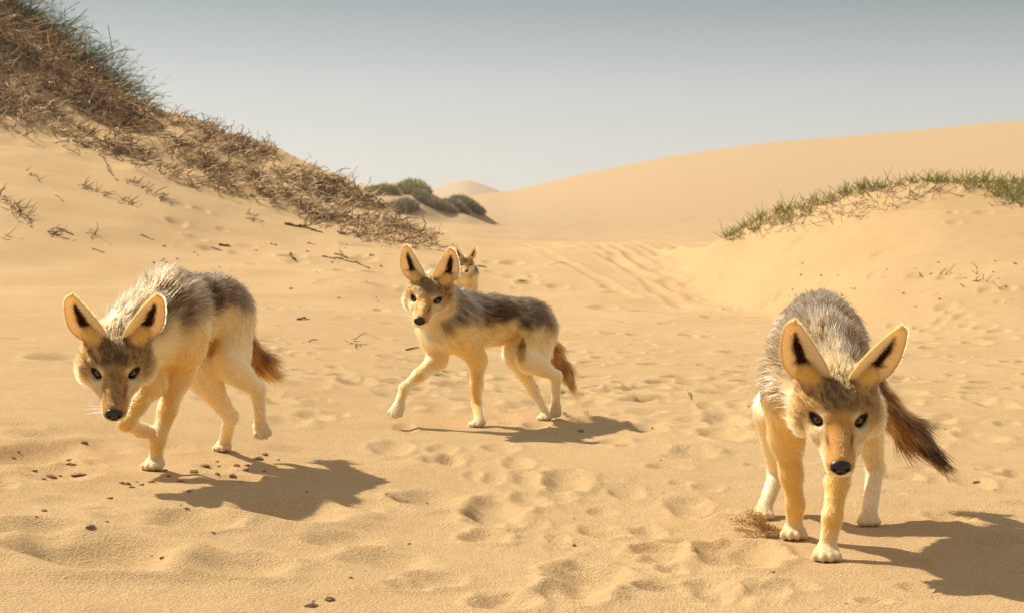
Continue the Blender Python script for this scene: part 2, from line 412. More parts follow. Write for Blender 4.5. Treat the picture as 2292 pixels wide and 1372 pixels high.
def field_mesh(prims, res, cuts=()):
    los = np.array([p.bounds()[0] for p in prims]); his = np.array([p.bounds()[1] for p in prims])
    lo = los.min(0) - 3 * res; hi = his.max(0) + 3 * res
    n3 = np.ceil((hi - lo) / res).astype(int) + 1
    Fd = np.full(n3, 0.06, np.float32)
    ax = [lo[i] + np.arange(n3[i]) * res for i in range(3)]
    for p in prims:
        a, b_ = p.bounds()
        mg = p.k + 2.5 * res
        i0 = np.clip(np.floor((a - mg - lo) / res).astype(int), 0, n3); i1 = np.clip(np.ceil((b_ + mg - lo) / res).astype(int) + 1, 0, n3)
        G = np.stack(np.meshgrid(ax[0][i0[0]:i1[0]], ax[1][i0[1]:i1[1]], ax[2][i0[2]:i1[2]], indexing='ij'), -1)
        d = p.dist(G)
        W_ = Fd[i0[0]:i1[0], i0[1]:i1[1], i0[2]:i1[2]]
        h = np.maximum(p.k - np.abs(W_ - d), 0) / p.k
        Fd[i0[0]:i1[0], i0[1]:i1[1], i0[2]:i1[2]] = np.minimum(W_, d) - h * h * p.k * 0.25
    for p in cuts:
        a, b_ = p.bounds(); mg = p.k + 2.5 * res
        i0 = np.clip(np.floor((a - mg - lo) / res).astype(int), 0, n3); i1 = np.clip(np.ceil((b_ + mg - lo) / res).astype(int) + 1, 0, n3)
        G = np.stack(np.meshgrid(ax[0][i0[0]:i1[0]], ax[1][i0[1]:i1[1]], ax[2][i0[2]:i1[2]], indexing='ij'), -1)
        d = -p.dist(G)
        W_ = Fd[i0[0]:i1[0], i0[1]:i1[1], i0[2]:i1[2]]
        h = np.maximum(p.k - np.abs(W_ - d), 0) / p.k
        Fd[i0[0]:i1[0], i0[1]:i1[1], i0[2]:i1[2]] = np.maximum(W_, d) + h * h * p.k * 0.25
    # naive surface nets
    s = Fd < 0
    c = [s[i:n3[0] - 1 + i, j:n3[1] - 1 + j, k:n3[2] - 1 + k] for i in (0, 1) for j in (0, 1) for k in (0, 1)]
    cnt = sum(x.astype(np.int8) for x in c)
    act = np.argwhere((cnt > 0) & (cnt < 8))
    idx = np.full(n3 - 1, -1, np.int64); idx[tuple(act.T)] = np.arange(len(act))
    acc = np.zeros((len(act), 3)); num = np.zeros(len(act))
    offs = [np.array([i, j, k]) for i in (0, 1) for j in (0, 1) for k in (0, 1)]
    val = [Fd[tuple((act + o).T)] for o in offs]
    for i in range(8):
        for j in range(i + 1, 8):
            if np.abs(offs[i] - offs[j]).sum() != 1: continue
            m = (val[i] < 0) != (val[j] < 0)
            t = np.where(m, val[i] / np.where(m, val[i] - val[j], 1), 0)
            acc[m] += (offs[i] + t[:, None] * (offs[j] - offs[i]))[m]; num[m] += 1
    V = lo + (act + acc / num[:, None]) * res
    Q = []
    for a in range(3):
        b_, c_ = (a + 1) % 3, (a + 2) % 3
        sl0 = [slice(None)] * 3; sl1 = [slice(None)] * 3
        sl0[a] = slice(0, n3[a] - 1); sl1[a] = slice(1, n3[a])
        s0, s1 = s[tuple(sl0)], s[tuple(sl1)]
        E_ = np.argwhere(s0 != s1)
        E_ = E_[(E_[:, b_] > 0) & (E_[:, c_] > 0) & (E_[:, b_] < n3[b_] - 1) & (E_[:, c_] < n3[c_] - 1)]
        fl = s0[tuple(E_.T)]
        eb, ec = np.eye(3, dtype=int)[b_], np.eye(3, dtype=int)[c_]
        q = np.stack([idx[tuple((E_ - eb - ec).T)], idx[tuple((E_ - ec).T)], idx[tuple(E_.T)], idx[tuple((E_ - eb).T)]], -1)
        q[~fl] = q[~fl][:, ::-1]
        Q.append(q)
    Q = np.vstack(Q)
    # light smoothing
    e = np.vstack([Q[:, [0, 1]], Q[:, [1, 2]], Q[:, [2, 3]], Q[:, [3, 0]]])
    for _ in range(2):
        sm = np.zeros_like(V); nn = np.zeros(len(V))
        np.add.at(sm, e[:, 0], V[e[:, 1]]); np.add.at(nn, e[:, 0], 1)
        np.add.at(sm, e[:, 1], V[e[:, 0]]); np.add.at(nn, e[:, 1], 1)
        V = 0.5 * V + 0.5 * sm / nn[:, None]
    return V, Q

def vert_normals(V, T):
    fn = np.cross(V[T[:, 1]] - V[T[:, 0]], V[T[:, 2]] - V[T[:, 0]])
    N = np.zeros_like(V)
    for i in range(3): np.add.at(N, T[:, i], fn)
    return nrm(N)

C_ = {k: np.array(v) for k, v in dict(white=(.90, .79, .58), cream=(.89, .675, .310), gold=(.82, .500, .135), tan=(.58, .345, .125), brown=(.080, .042, .018),
      dark=(.022, .012, .007), grey=(.165, .108, .058), rust=(.46, .155, .030), black=(.010, .008, .007), amber=(.24, .105, .022), orange=(.50, .225, .050)).items()}

def fur_material():
    m = bpy.data.materials.new('fur'); m.use_nodes = True
    n, l = m.node_tree.nodes, m.node_tree.links
    n.clear()
    at_ = n.new('ShaderNodeAttribute'); at_.attribute_name = 'tint'
    h = n.new('ShaderNodeBsdfHairPrincipled')
    h.parametrization = 'COLOR'
    h.inputs['Roughness'].default_value = 0.42
    h.inputs['Radial Roughness'].default_value = 0.65
    h.inputs['Coat'].default_value = 0.0
    h.inputs['IOR'].default_value = 1.12
    o = n.new('ShaderNodeOutputMaterial')
    l.new(at_.outputs['Color'], h.inputs['Color']); l.new(h.outputs[0], o.inputs['Surface'])
    return m
def tint_material(name, rough, spec, transl=0.0, coat=0.0):
    m = bpy.data.materials.new(name); m.use_nodes = True
    n, l = m.node_tree.nodes, m.node_tree.links
    b = n['Principled BSDF']
    at_ = n.new('ShaderNodeAttribute'); at_.attribute_name = 'tint'
    l.new(at_.outputs['Color'], b.inputs['Base Color'])
    b.inputs['Roughness'].default_value = rough; b.inputs['Specular IOR Level'].default_value = spec
    b.inputs['Coat Weight'].default_value = coat; b.inputs['Coat Roughness'].default_value = 0.05
    if transl:
        t = n.new('ShaderNodeBsdfTranslucent'); x = n.new('ShaderNodeMixShader'); x.inputs[0].default_value = transl
        l.new(at_.outputs['Color'], t.inputs['Color']); l.new(b.outputs[0], x.inputs[1]); l.new(t.outputs[0], x.inputs[2])
        l.new(x.outputs[0], n['Material Output'].inputs['Surface'])
    return m
M_FUR = fur_material()
M_SKIN = tint_material('skin_under_fur', 0.9, 0.1)
M_EAR = tint_material('ear_skin', 0.85, 0.1, 0.42)
M_EYE = tint_material('eye', 0.25, 0.35, 0, 0.35)
M_NOSE = tint_material('nose_leather', 0.38, 0.5)

def curves_obj(name, P, rad_, colors, mat, parent):
    """P: strands x points x 3"""
    n, k, _ = P.shape
    cu = bpy.data.hair_curves.new(name)
    cu.add_curves([k] * n)
    cu.attributes['position'].data.foreach_set('vector', P.astype(np.float32).ravel())
    ra = cu.attributes.get('radius') or cu.attributes.new('radius', 'FLOAT', 'POINT')
    ra.data.foreach_set('value', rad_.astype(np.float32).ravel())
    ca = cu.attributes.new('tint', 'FLOAT_COLOR', 'POINT')
    c4 = np.ones((n, k, 4), np.float32); c4[..., :3] = colors
    ca.data.foreach_set('color', c4.ravel())
    cu.materials.append(mat)
    o = bpy.data.objects.new(name, cu); COL.objects.link(o)
    if parent: o.parent = parent
    return o

def make_jackal(J, label, group=None):
    rg = np.random.default_rng(J['seed'])
    sc = J['s']; hs = J['hs']
    j = {k: np.array(v, float) for k, v in J['j'].items()}
    Sm, Hm = j['Sm'], j['Hm']
    F = nrm(Sm - Hm); Z = np.array([0, 0, 1.0])
    Lt = nrm(np.cross(Z, F)); U = np.cross(F, Lt)
    # head frame
    hf = nrm(J['hfwd']); roll = J.get('roll', 0.0)
    hl = nrm(np.cross(Z, hf)); hu = np.cross(hf, hl)
    hl, hu = hl * math.cos(roll) + hu * math.sin(roll), hu * math.cos(roll) - hl * math.sin(roll)
    E = j['E']
    HR = np.array([hf, hl, hu])
    def H(x, y, z): return E + hs * (x * hf + y * hl + z * hu)
    def HD(x, y, z): return x * hf + y * hl + z * hu
    prims = []
    def cone(zone, a, b_, ra, rb, flow, fur, k=0.02, sq=None):
        prims.append(Prim('cone', zone, flow, fur, k, a=np.array(a), b=np.array(b_), ra=ra, rb=rb, sq=sq))
    def ell(zone, c, r, R, flow, fur, k=0.02):
        prims.append(Prim('ell', zone, flow, fur, k, c=np.array(c), r=np.array(r), R=np.array(R)))
    TR = np.array([F, Lt, U])
    back = -F - 0.25 * Z
    fk = J.get('fat', 1.0)
    mid = lambda t: Sm + (Hm - Sm) * t
    arch = J.get('arch', 0.0)
    ell('trunk', mid(.12) + U * .020 * sc, sc * np.array([.105, .056 * fk, .088]), TR, back, .019, .03)
    ell('trunk', mid(.42) + U * (.022 * sc + arch * .6), sc * np.array([.135, .061 * fk, .076]), TR, back, .019, .03)
    ell('trunk', mid(.74) + U * (.030 * sc + arch), sc * np.array([.115, .053 * fk, .058]), TR, back, .019, .03)
    ell('trunk', Hm + U * (.018 * sc + arch * .5), sc * np.array([.078, .056 * fk, .064]), TR, back - .4 * Z, .018, .03)
    ell('trunk', mid(.02) + U * .075 * sc, sc * np.array([.06, .026, .034]), TR, back, .024, .03)
    # neck and throat
    N1 = H(-.085, 0, -.008); N0 = mid(.0) + U * .035 * sc + F * .01
    nf = nrm(N0 - N1)
    cone('neck', N1, N0, .046 * hs, .064 * sc, nf, .026, .035)
    cone('neck', H(-.06, 0, -.035), Sm + F * .045 * sc - U * .005 * sc, .034 * hs, .050 * sc, nf - .2 * Z, .024, .035)
    # legs
    paws = []
    for sd, tg in ((1, 'L'), (-1, 'R')):
        sh = Sm + Lt * sd * .046 * sc + F * .022 * sc - U * .01
        el, wr, pw = j[tg + 'F_el'], j[tg + 'F_wr'], j[tg + 'F_pw']
        top = Sm + Lt * sd * .034 * sc - F * .03 * sc + U * .055 * sc
        cone('shoulder', top, sh, .034 * sc, .040 * sc, -Z - .3 * F, .020, .035, (Lt, .8))
        cone('shoulder', sh, el, .040 * sc, .028 * sc, nrm(el - sh), .012, .028)
        cone('fleg', el, el * .45 + wr * .55, .0255 * sc, .0178 * sc, nrm(wr - el), .007, .018)
        cone('fleg', el * .45 + wr * .55, wr, .0178 * sc, .0138 * sc, nrm(wr - el), .006, .012)
        cone('fleg', wr, pw, .0142 * sc, .0135 * sc, nrm(pw - wr), .005, .012)
        paws.append((pw, j.get(tg + 'F_to'), nrm(pw - wr), 1.0, 'fpaw'))
        hp = Hm + Lt * sd * .038 * sc
        kn, hk, hw = j[tg + 'H_kn'], j[tg + 'H_hk'], j[tg + 'H_pw']
        cone('thigh', hp, kn, .052 * sc, .033 * sc, nrm(kn - hp) - .3 * F, .018, .03, (Lt, .72))
        cone('thigh', hp - F * .035 * sc - U * .01, kn * .62 + hk * .38 - F * .012 * sc, .036 * sc, .022 * sc, nrm(hk - hp), .018, .03, (Lt, .75))
        cone('hleg', kn, hk, .030 * sc, .0150 * sc, nrm(hk - kn), .009, .02)
        cone('hleg', hk, hw, .0148 * sc, .0128 * sc, nrm(hw - hk), .0055, .012)
        ell('hleg', hk - nrm(kn - hk) * .004, np.array([.015, .012, .017]) * sc, TR, nrm(hw - hk), .005, .012)
        paws.append((hw, j.get(tg + 'H_to'), nrm(hw - hk), .9, 'hpaw'))
    for pw, to, bd, ps, zn in paws:
        f = nrm(to - pw) if to is not None else nrm(F * np.array([1, 1, 0]))
        up = Z if to is None else nrm(np.cross(f, nrm(np.cross(-bd if abs(np.dot(-bd, f)) < .95 else Z, f))))
        la = nrm(np.cross(up, f)); up = np.cross(f, la)
        PR = np.array([f, la, up]); s_ = sc * ps
        ell(zn, pw + f * .004 * s_ - up * .003 * s_, np.array([.026, .0205, .0125]) * s_, PR, f, .004, .008)
        for q, (x, y) in enumerate([(.019, -.0165), (.027, -.0058), (.027, .0058), (.019, .0165)]):
            ell(zn, pw + f * x * s_ + la * y * s_ - up * .006 * s_, np.array([.0125, .0068, .0088]) * s_, PR, f - .6 * up, .0035, .0022)
    # tail
    tp = [np.array(p, float) for p in J['tail']]
    tr = J['tailr']
    for q in range(len(tp) - 1):
        cone('tail', tp[q], tp[q + 1], tr[q], tr[q + 1], nrm(tp[q + 1] - tp[q]), .040 if q else .028, .02)
    # head
    hb = -hf
    ell('head', H(-.045, 0, .004), hs * np.array([.056, .050, .038]), HR, hb, .008, .02)
    ell('head', H(-.012, 0, .004), hs * np.array([.03, .030, .022]), HR, hb, .006, .016)
    cone('muzzle', H(.004, 0, -.018), H(.076, 0, -.0240), .0300 * hs, .0160 * hs, hb, .004, .016)
    cone('muzzle', H(.0, 0, -.003), H(.078, 0, -.0165), .018 * hs, .0112 * hs, hb, .0035, .012)
    cone('muzzle', H(.03, .010, -.028), H(.073, .009, -.029), .0175 * hs, .0120 * hs, hb, .004, .01)
    cone('muzzle', H(.03, -.010, -.028), H(.073, -.009, -.029), .0175 * hs, .0120 * hs, hb, .004, .01)
    cone('jaw', H(-.03, 0, -.046), H(.064, 0, -.0410), .026 * hs, .0110 * hs, hb, .006, .01)
    for sd in (1, -1):
        ell('cheek', H(-.035, sd * .042, -.018), hs * np.array([.036, .028, .032]), HR, hb + .7 * sd * hl - .3 * hu, .015, .02)
        ell('cheek', H(.002, sd * .027, -.016), hs * np.array([.028, .018, .017]), HR, hb + .3 * sd * hl, .006, .016)
        cone('brow', H(.009, sd * .0165, .0092), H(-.013, sd * .037, .0130), .0070 * hs, .0075 * hs, hb + .4 * sd * hl, .005, .008)
        cone('head', H(-.068, sd * .034, .016), H(-.068, sd * .043, .034), .027 * hs, .017 * hs, hb + .5 * hu, .010, .018)
    cuts = [Prim('ell', 'x', hf, 0, .006, c=H(.0075, sd * .0285, .0015), r=hs * np.array([.010, .0115, .0065]), R=HR) for sd in (1, -1)]
    cuts.append(Prim('cone', 'x', hf, 0, .003, a=H(.082, 0, -.0375), b=H(.02, 0, -.040), ra=.0016 * hs, rb=.0016 * hs, sq=None))
    V, Q = field_mesh(prims, J['res'], cuts)
    T = np.vstack([Q[:, [0, 1, 2]], Q[:, [0, 2, 3]]])
    zones = sorted(set(p.zone for p in prims))

    ground0 = J['gz']
    def describe(P, N):
        """fur flow, length and colours at skin points"""
        D = np.stack([p.dist(P) for p in prims], -1)
        Wt = np.exp(-np.maximum(D - D.min(-1, keepdims=True), 0) / 0.008)
        Wt /= Wt.sum(-1, keepdims=True)
        flow = Wt @ np.array([p.flow for p in prims])
        fl = Wt @ np.array([p.fur for p in prims])
        zw = {z: Wt[:, [i for i, p in enumerate(prims) if p.zone == z]].sum(-1) for z in zones}
        n1 = noise3(P * 22 + J['seed'], 40); n2 = noise3(P * 70 + J['seed'], 41); n3_ = noise3(P * 190, 42)
        A = np.tile(C_['cream'], (len(P), 1)); B = np.tile(C_['tan'], (len(P), 1)); pb = np.full(len(P), .35)
        def mix(mask, a, b_=None, p=None):
            nonlocal A, B, pb
            m = np.clip(mask, 0, 1)[:, None]
            A = A * (1 - m) + a * m
            if b_ is not None: B = B * (1 - m) + b_ * m
            if p is not None: pb = pb * (1 - m[:, 0]) + p * m[:, 0]
        q = P - Hm
        sx_ = (q @ F) / np.linalg.norm(Sm - Hm)            # 0 hips .. 1 shoulders
        up = (q @ U) / (.085 * sc); lat = np.abs(q @ Lt)
        body = np.clip(sum(zw.get(z, 0) for z in ('trunk', 'neck', 'shoulder', 'thigh')), 0, 1)
        # sides golden towards shoulder and belly, grizzled saddle above
        mix(body * sstep(-.2, -1.0, up) , C_['gold'] * .55 + C_['cream'] * .45, C_['cream'], .5)
        mix(zw['shoulder'] * .75, C_['gold'] * .5 + C_['cream'] * .5, C_['tan'], .25)
        lim = J.get('saddle', .12)
        sad = body * sstep(lim - .22, lim + .30, up + .28 * n1 + .10 * n2 + .20 * sstep(.5, -.1, sx_))
        mix(sad, C_['grey'] * .12 + C_['brown'] * .68, C_['white'] * np.array([.34, .315, .27]), .40)
        # dark streaks in the saddle
        st = sad * sstep(.02, .35, noise3(P * np.array([26, 26, 26]) + 9 + J['seed'], 43))
        mix(st * .85, C_['brown'] * .65, C_['grey'], .30)
        # rump and outer thigh brindled
        th = zw['thigh'] * sstep(.15, .65, zw['thigh']) * J.get('thighdark', .7)
        mix(th * sstep(.25, -.35, sx_ + .2 * n1), C_['tan'] * .7 + C_['brown'] * .3, C_['grey'] * 1.4, .45)
        mix(zw['neck'] * sstep(.3, -.3, N @ Z) , C_['cream'] * .8 + C_['gold'] * .2, C_['white'], .35)
        mix(zw['neck'] * sstep(-.10, .40, N @ Z + .25 * n1), C_['grey'] * .25 + C_['brown'] * .5 + C_['tan'] * .06, C_['white'] * np.array([.34, .315, .27]), .38)
        # legs: tan in front, pale behind and inside, whitish paws
        fr = sstep(-.2, .7, N @ F + .3 * n1)
        mix(zw['fleg'], C_['cream'], C_['white'], .5); mix(zw['fleg'] * fr, C_['gold'], C_['tan'], .35)
        mix(zw['hleg'], C_['cream'] * .75 + C_['gold'] * .25, C_['white'], .4)
        lowh = sstep(.16, .06, P[:, 2] - ground0)
        mix(zw['hleg'] * lowh, C_['white'] * .75 + C_['cream'] * .25, C_['tan'], .2)
        mix(zw.get('fpaw', 0) + zw.get('hpaw', 0), C_['white'] * .55 + C_['cream'] * .25, C_['tan'], .35)
        # tail rusty, darker to the tip
        tt = np.clip(((P - tp[0]) @ nrm(tp[-1] - tp[0])) / np.linalg.norm(tp[-1] - tp[0]), 0, 1)
        mix(zw['tail'], C_['rust'] * .85 + C_['gold'] * .15, C_['brown'], J.get('tailbrown', .15) + .30 * tt)
        mix(zw['tail'] * sstep(.55, 1.0, tt) * J.get('tailtip', .5), C_['brown'], C_['dark'], .4)
        pm = np.zeros(len(P))
        for (c, r, dk) in J.get('patches', []):
            g = np.sqrt((((P - c) / r) ** 2).sum(-1)) + .35 * n1 + .25 * n2
            pk = body * sstep(1.25, .7, g) * dk; pm = np.maximum(pm, pk)
            mix(pk, C_['dark'] * .5 + C_['brown'] * .5, C_['brown'], .3)
        # head
        h = (P - E) @ HR.T / hs
        x, y, z_ = h[:, 0], np.abs(h[:, 1]), h[:, 2]
        hd = np.clip(sum(zw.get(q_, 0) for q_ in ('head', 'muzzle', 'jaw', 'cheek', 'brow')), 0, 1)
        mix(hd, C_['cream'] * .35 + C_['tan'] * .50, C_['white'] * .8, .30)
        hm = noise3(h * 60 + J['seed'], 44); hn = noise3(h * 150, 45)
        fore = sstep(-.004, .010, z_ - .35 * np.maximum(x, 0) + .006 * hm) * sstep(.030, .008, x + .008 * hm)
        mix(hd * fore, C_['cream'] * .15 + C_['tan'] * .50, C_['brown'], .56 + .16 * J.get('facedark', 0))
        ctr = fore * sstep(.014, .004, y + .003 * hm)
        mix(hd * ctr * .5, C_['brown'] * .8 + C_['tan'] * .2, C_['dark'], .3)
        side = sstep(-.022, -.008, z_ + .008 * hm) * sstep(.022, .0, x)
        mix(hd * side * sstep(.018, .026, y) * .8, C_['tan'] * .85, C_['brown'] * 1.4, .34)
        top = sstep(.004, .018, x) * sstep(-.024, -.014, z_ + .1 * x + .003 * hm)
        top = top * sstep(.027, .017, y + .004 * hm)
        mix(hd * top, C_['orange'] * (.9 - .25 * J.get('facedark', 0)), C_['tan'], .3)
        mix(hd * top * sstep(.016, .010, x + .008 * hm) * .5, C_['brown'], C_['tan'], .4)
        mix(hd * top * sstep(.012, .005, y + .004 * hm) * .55 * J.get('facedark', 0), C_['brown'], C_['tan'], .35)
        # dark smudge from the inner eye corner along the muzzle, grey under the eye
        sm_ = np.exp(-(((y - .017) / .0045) ** 2 + ((x - .026) / .020) ** 2)) * sstep(-.03, -.018, z_)
        mix(hd * sm_ * .30, C_['brown'] * .5 + C_['tan'] * .5, C_['grey'], .3)
        ue = np.exp(-(((y - .027) / .010) ** 2 + ((z_ + .0165) / .006) ** 2)) * sstep(.03, .0, x)
        mix(hd * ue * .8, C_['grey'] * .8, C_['white'], .3)
        # white lips and chin, pale brow spot
        lip = sstep(-.017, -.025, z_ + .10 * np.maximum(x - .02, 0) + .003 * hm) * sstep(-.02, .015, x)
        mix(hd * lip, C_['white'], C_['cream'], .2)
        mix(hd * sstep(-.03, -.045, z_), C_['white'] * .8 + C_['cream'] * .2, C_['cream'], .3)
        bs = np.exp(-(((y - .024) / .008) ** 2 + ((z_ - .0135) / .0042) ** 2)) * sstep(-.02, .0, x)
        mix(hd * bs * .75, C_['cream'] * .8, C_['white'], .3)
        # eye surround
        ex, ez = y - .0285, z_ - .0030
        el_ = np.sqrt(((ex * .94 + ez * .34) / .0158) ** 2 + ((ez * .94 - ex * .34) / .0094) ** 2 + (np.maximum(x - .007, 0) / .009) ** 2)
        eyem = sstep(1.05, .88, el_) * (x > -.03)
        inner = np.exp(-(((y - .0172) / .0028) ** 2 + ((z_ + .0045) / .0035) ** 2)) * (x > -.02)
        mix(hd * np.maximum(eyem, .8 * inner), C_['black'], C_['dark'], .2)
        mix(hd * sstep(-.028, -.045, x) * sstep(.020, .034, z_) * sstep(.020, .030, y), C_['gold'] * .8 + C_['cream'] * .1, C_['tan'], .3)
        mix(sstep(.0135, .0115, np.sqrt((x - .0850) ** 2 + y ** 2 + (z_ + .0190) ** 2)), C_['black'], C_['black'], .2)
        # lengths
        fl = fl * (1 + .25 * n2) * (1 + .35 * sad) * (1 - .75 * hd * sstep(1.6, 1.1, el_))
        bald = hd * sstep(1.0, .8, el_)
        nose = sstep(.0145, .012, np.sqrt((x - .0865) ** 2 + y ** 2 + (z_ + .0185) ** 2))
        dens = (1 - bald) * (1 - nose)
        lift = .36 + .16 * sad - .14 * hd
        return flow, fl, A, B, pb, dens, lift, n1, sad * (1 - pm)

    N = vert_normals(V, T)
    fl0, len0, A0, B0, pb0, dn0, lf0, _, _ = describe(V, N)
    skin = A0 * (1 - pb0[:, None]) + B0 * pb0[:, None]

    # ears: cupped blades with two skins, part of the body mesh
    earV, earQ, earC = [], [], []
    ear_strands = []
    off = len(V)
    for sd, key in ((1, 'earL'), (-1, 'earR')):
        spl, fwd_, turn, ln = J[key]
        # ear axis: up from the crown, splayed sideways; opening turned forward and a little out
        axis = nrm(HD(math.sin(fwd_), sd * math.sin(spl), math.cos(spl) * math.cos(fwd_)))
        opn = nrm(HD(math.cos(turn), sd * math.sin(turn), 0)); opn = nrm(opn - axis * (opn @ axis))
        wdt = np.cross(axis, opn) * sd                     # outwards
        base = H(-.060, sd * .043, .022)
        Ln = ln * hs; nu, nv = 17, 24
        uu = np.linspace(-1, 1, nu); vv = np.linspace(0, 1, nv) ** .75
        UU, VVv = np.meshgrid(uu, vv)
        kv = [0, .1, .2, .35, .5, .65, .8, .9, .96, .99, 1.0]
        eo = np.interp(VVv, kv, [.006, .0225, .0305, .0350, .0350, .0330, .0295, .0255, .0208, .0166, .0120]) * hs * 1.05
        ei = np.interp(VVv, kv, [-.036, -.036, -.0345, -.0295, -.0225, -.0145, -.0060, .0010, .0062, .0090, .0118]) * hs * 1.05
        cup = (.017 * (1 - .70 * VVv)) * hs
        def surf(dep):
            lat_ = (eo + ei) / 2 + UU * (eo - ei) / 2
            return (base + axis * (VVv * Ln)[..., None] + wdt * lat_[..., None]
                    + opn * (cup * (np.abs(UU) ** 1.8) - cup * .55 + .010 * hs * VVv ** 2 + dep)[..., None])
        inn, out = surf(.0), surf(-.0026 * hs * (1 - UU ** 6))
        n0 = off + sum(len(x) for x in earV)
        g = np.arange(nu * nv).reshape(nv, nu)
        q1 = np.stack([g[:-1, :-1], g[:-1, 1:], g[1:, 1:], g[1:, :-1]], -1).reshape(-1, 4)
        if sd > 0: q1 = q1
        else: q1 = q1[:, ::-1]
        q2 = q1[:, ::-1] + nu * nv
        rim = np.concatenate([g[:, 0], g[-1, :], g[::-1, -1]])
        q3 = np.stack([rim[:-1], rim[1:], rim[1:] + nu * nv, rim[:-1] + nu * nv], -1)
        earV += [inn.reshape(-1, 3), out.reshape(-1, 3)]
        earQ.append(np.vstack([q1, q2, q3]) + n0)
        def inner_col(u, v):
            c = np.tile(C_['white'] * 1.12, (len(u), 1))
            wob = .18 * noise2(u * 5 + J['seed'], v * 9, 50)
            d1 = np.sqrt(((u - .24 + .1 * v) / .34) ** 2 + ((v - .50) / .30) ** 2) + wob * 1.4
            d2 = np.sqrt(((u - .12) / .55) ** 2 + ((v - .27) / .075) ** 2) + wob * 1.6
            m = np.clip(sstep(1.1, .7, d1) + .9 * sstep(1.1, .75, d2), 0, 1)[:, None]
            c = c * (1 - m) + np.array([.030, .009, .005]) * m
            rimm = sstep(.84, .96, np.maximum(np.abs(u), v * .96))[:, None]
            return c * (1 - rimm) + C_['gold'] * rimm
        ic = inner_col(UU.ravel(), VVv.ravel())
        oc = np.tile(C_['gold'] * .85, (nu * nv, 1))
        earC += [ic, oc]
        # ear hair
        ne = J['nfur'] // 40
        for kind, num in (('back', ne), ('in', ne), ('rim', ne // 2), ('tuft', ne // 2)):
            u = rg.uniform(-1, 1, num); v = rg.uniform(0.02, .985, num)
            if kind == 'rim': u = np.sign(u) * rg.uniform(.90, 1.0, num)
            if kind == 'tuft': u = np.where(rg.random(num) < .8, -rg.uniform(.35, .95, num), rg.uniform(.72, .95, num)); v = rg.uniform(.04, .72, num)
            def bil(G_):
                fu = (u + 1) / 2 * (nu - 1); iu = np.clip(fu.astype(int), 0, nu - 2); tu = fu - iu
                iv = np.clip(np.searchsorted(vv, v) - 1, 0, nv - 2); tv = (v - vv[iv]) / (vv[iv + 1] - vv[iv])
                G_ = G_.reshape(nv, nu, -1); tu = tu[:, None]; tv = tv[:, None]
                return (G_[iv, iu] * (1 - tu) + G_[iv, iu + 1] * tu) * (1 - tv) + (G_[iv + 1, iu] * (1 - tu) + G_[iv + 1, iu + 1] * tu) * tv
            if kind == 'back':
                r0 = bil(out); d0 = axis * .9 - opn * .35; L_ = .006 * hs; c = np.tile(C_['gold'], (num, 1)) * rg.uniform(.7, 1.15, (num, 1))
            elif kind == 'in':
                r0 = bil(inn); d0 = axis * .8 + opn * .5 - wdt * np.sign(u)[:, None] * .5; L_ = .006 * hs; c = inner_col(u, v) * rg.uniform(.75, 1.15, (num, 1))
            elif kind == 'rim':
                r0 = bil(inn); d0 = axis * .8 + wdt * np.sign(u)[:, None] * .5 + opn * .2; L_ = .005 * hs; c = np.tile(C_['gold'] * .5 + C_['cream'] * .5, (num, 1)) * rg.uniform(.8, 1.15, (num, 1))
            else:
                r0 = bil(inn); d0 = axis * .30 + opn * .35 - wdt * np.sign(u)[:, None] * 1.0; L_ = .013 * hs; c = np.tile(C_['white'] * 1.2, (num, 1)) * rg.uniform(.7, 1.05, (num, 1))
            d0 = nrm(np.broadcast_to(d0, (num, 3)) + rg.normal(0, .22, (num, 3)))
            Ls = L_ * rg.uniform(.6, 1.25, (num, 1))
            ear_strands.append((r0, d0, Ls, c, np.broadcast_to(-axis * .1 if kind != 'tuft' else axis * .5, (num, 3))))
    Va = np.vstack([V] + earV); Qa = np.vstack([Q] + earQ); Ca = np.vstack([skin] + earC)

    root = empty('jackal', (Sm[0], Sm[1], ground0))
    tag(root, label, 'jackal', group)
    off_ = np.array([Sm[0], Sm[1], ground0])
    body = mesh_obj('body', Va - off_, Qa, M_SKIN, root, True, Ca)
    body.data.materials.append(M_EAR)
    mi = np.zeros(len(Qa), np.int32); mi[len(Q):] = 1
    body.data.polygons.foreach_set('material_index', mi)

    # fur
    nf_ = J['nfur']
    fa = np.linalg.norm(np.cross(V[T[:, 1]] - V[T[:, 0]], V[T[:, 2]] - V[T[:, 0]]), axis=1)
    hdist = np.linalg.norm(V[T].mean(1) - H(.01, 0, 0), axis=1)
    w_ = fa * dn0[T].mean(1) * np.where(hdist < .12 * hs, 3.2, 1.0) * np.where(len0[T].mean(1) < .010, 1.7, 1.0)
    ti = rg.choice(len(T), nf_, p=w_ / w_.sum())
    r1_, r2_ = rg.random(nf_), rg.random(nf_)
    fl_ = r1_ + r2_ > 1; r1_[fl_] = 1 - r1_[fl_]; r2_[fl_] = 1 - r2_[fl_]
    bar = np.stack([1 - r1_ - r2_, r1_, r2_], -1)[..., None]
    R0 = (V[T[ti]] * bar).sum(1); NN = nrm((N[T[ti]] * bar).sum(1))
    flow, ln_, A, B, pb, dn, lift, n1, sad = describe(R0, NN)
    keep = rg.random(nf_) < dn
    R0, NN, flow, ln_, A, B, pb, lift, sad = [a[keep] for a in (R0, NN, flow, ln_, A, B, pb, lift, sad)]
    m = len(R0)
    ft = nrm(flow - NN * (flow * NN).sum(-1, keepdims=True))
    cl = np.stack([noise3(R0 * 75 + q, 60 + q) for q in range(3)], -1) * .42 + np.stack([noise3(R0 * 24 + q, 63 + q) for q in range(3)], -1) * .3
    cl *= np.clip(ln_ / .016, .25, 1)[:, None]
    lift = lift + rg.normal(0, .12, m)
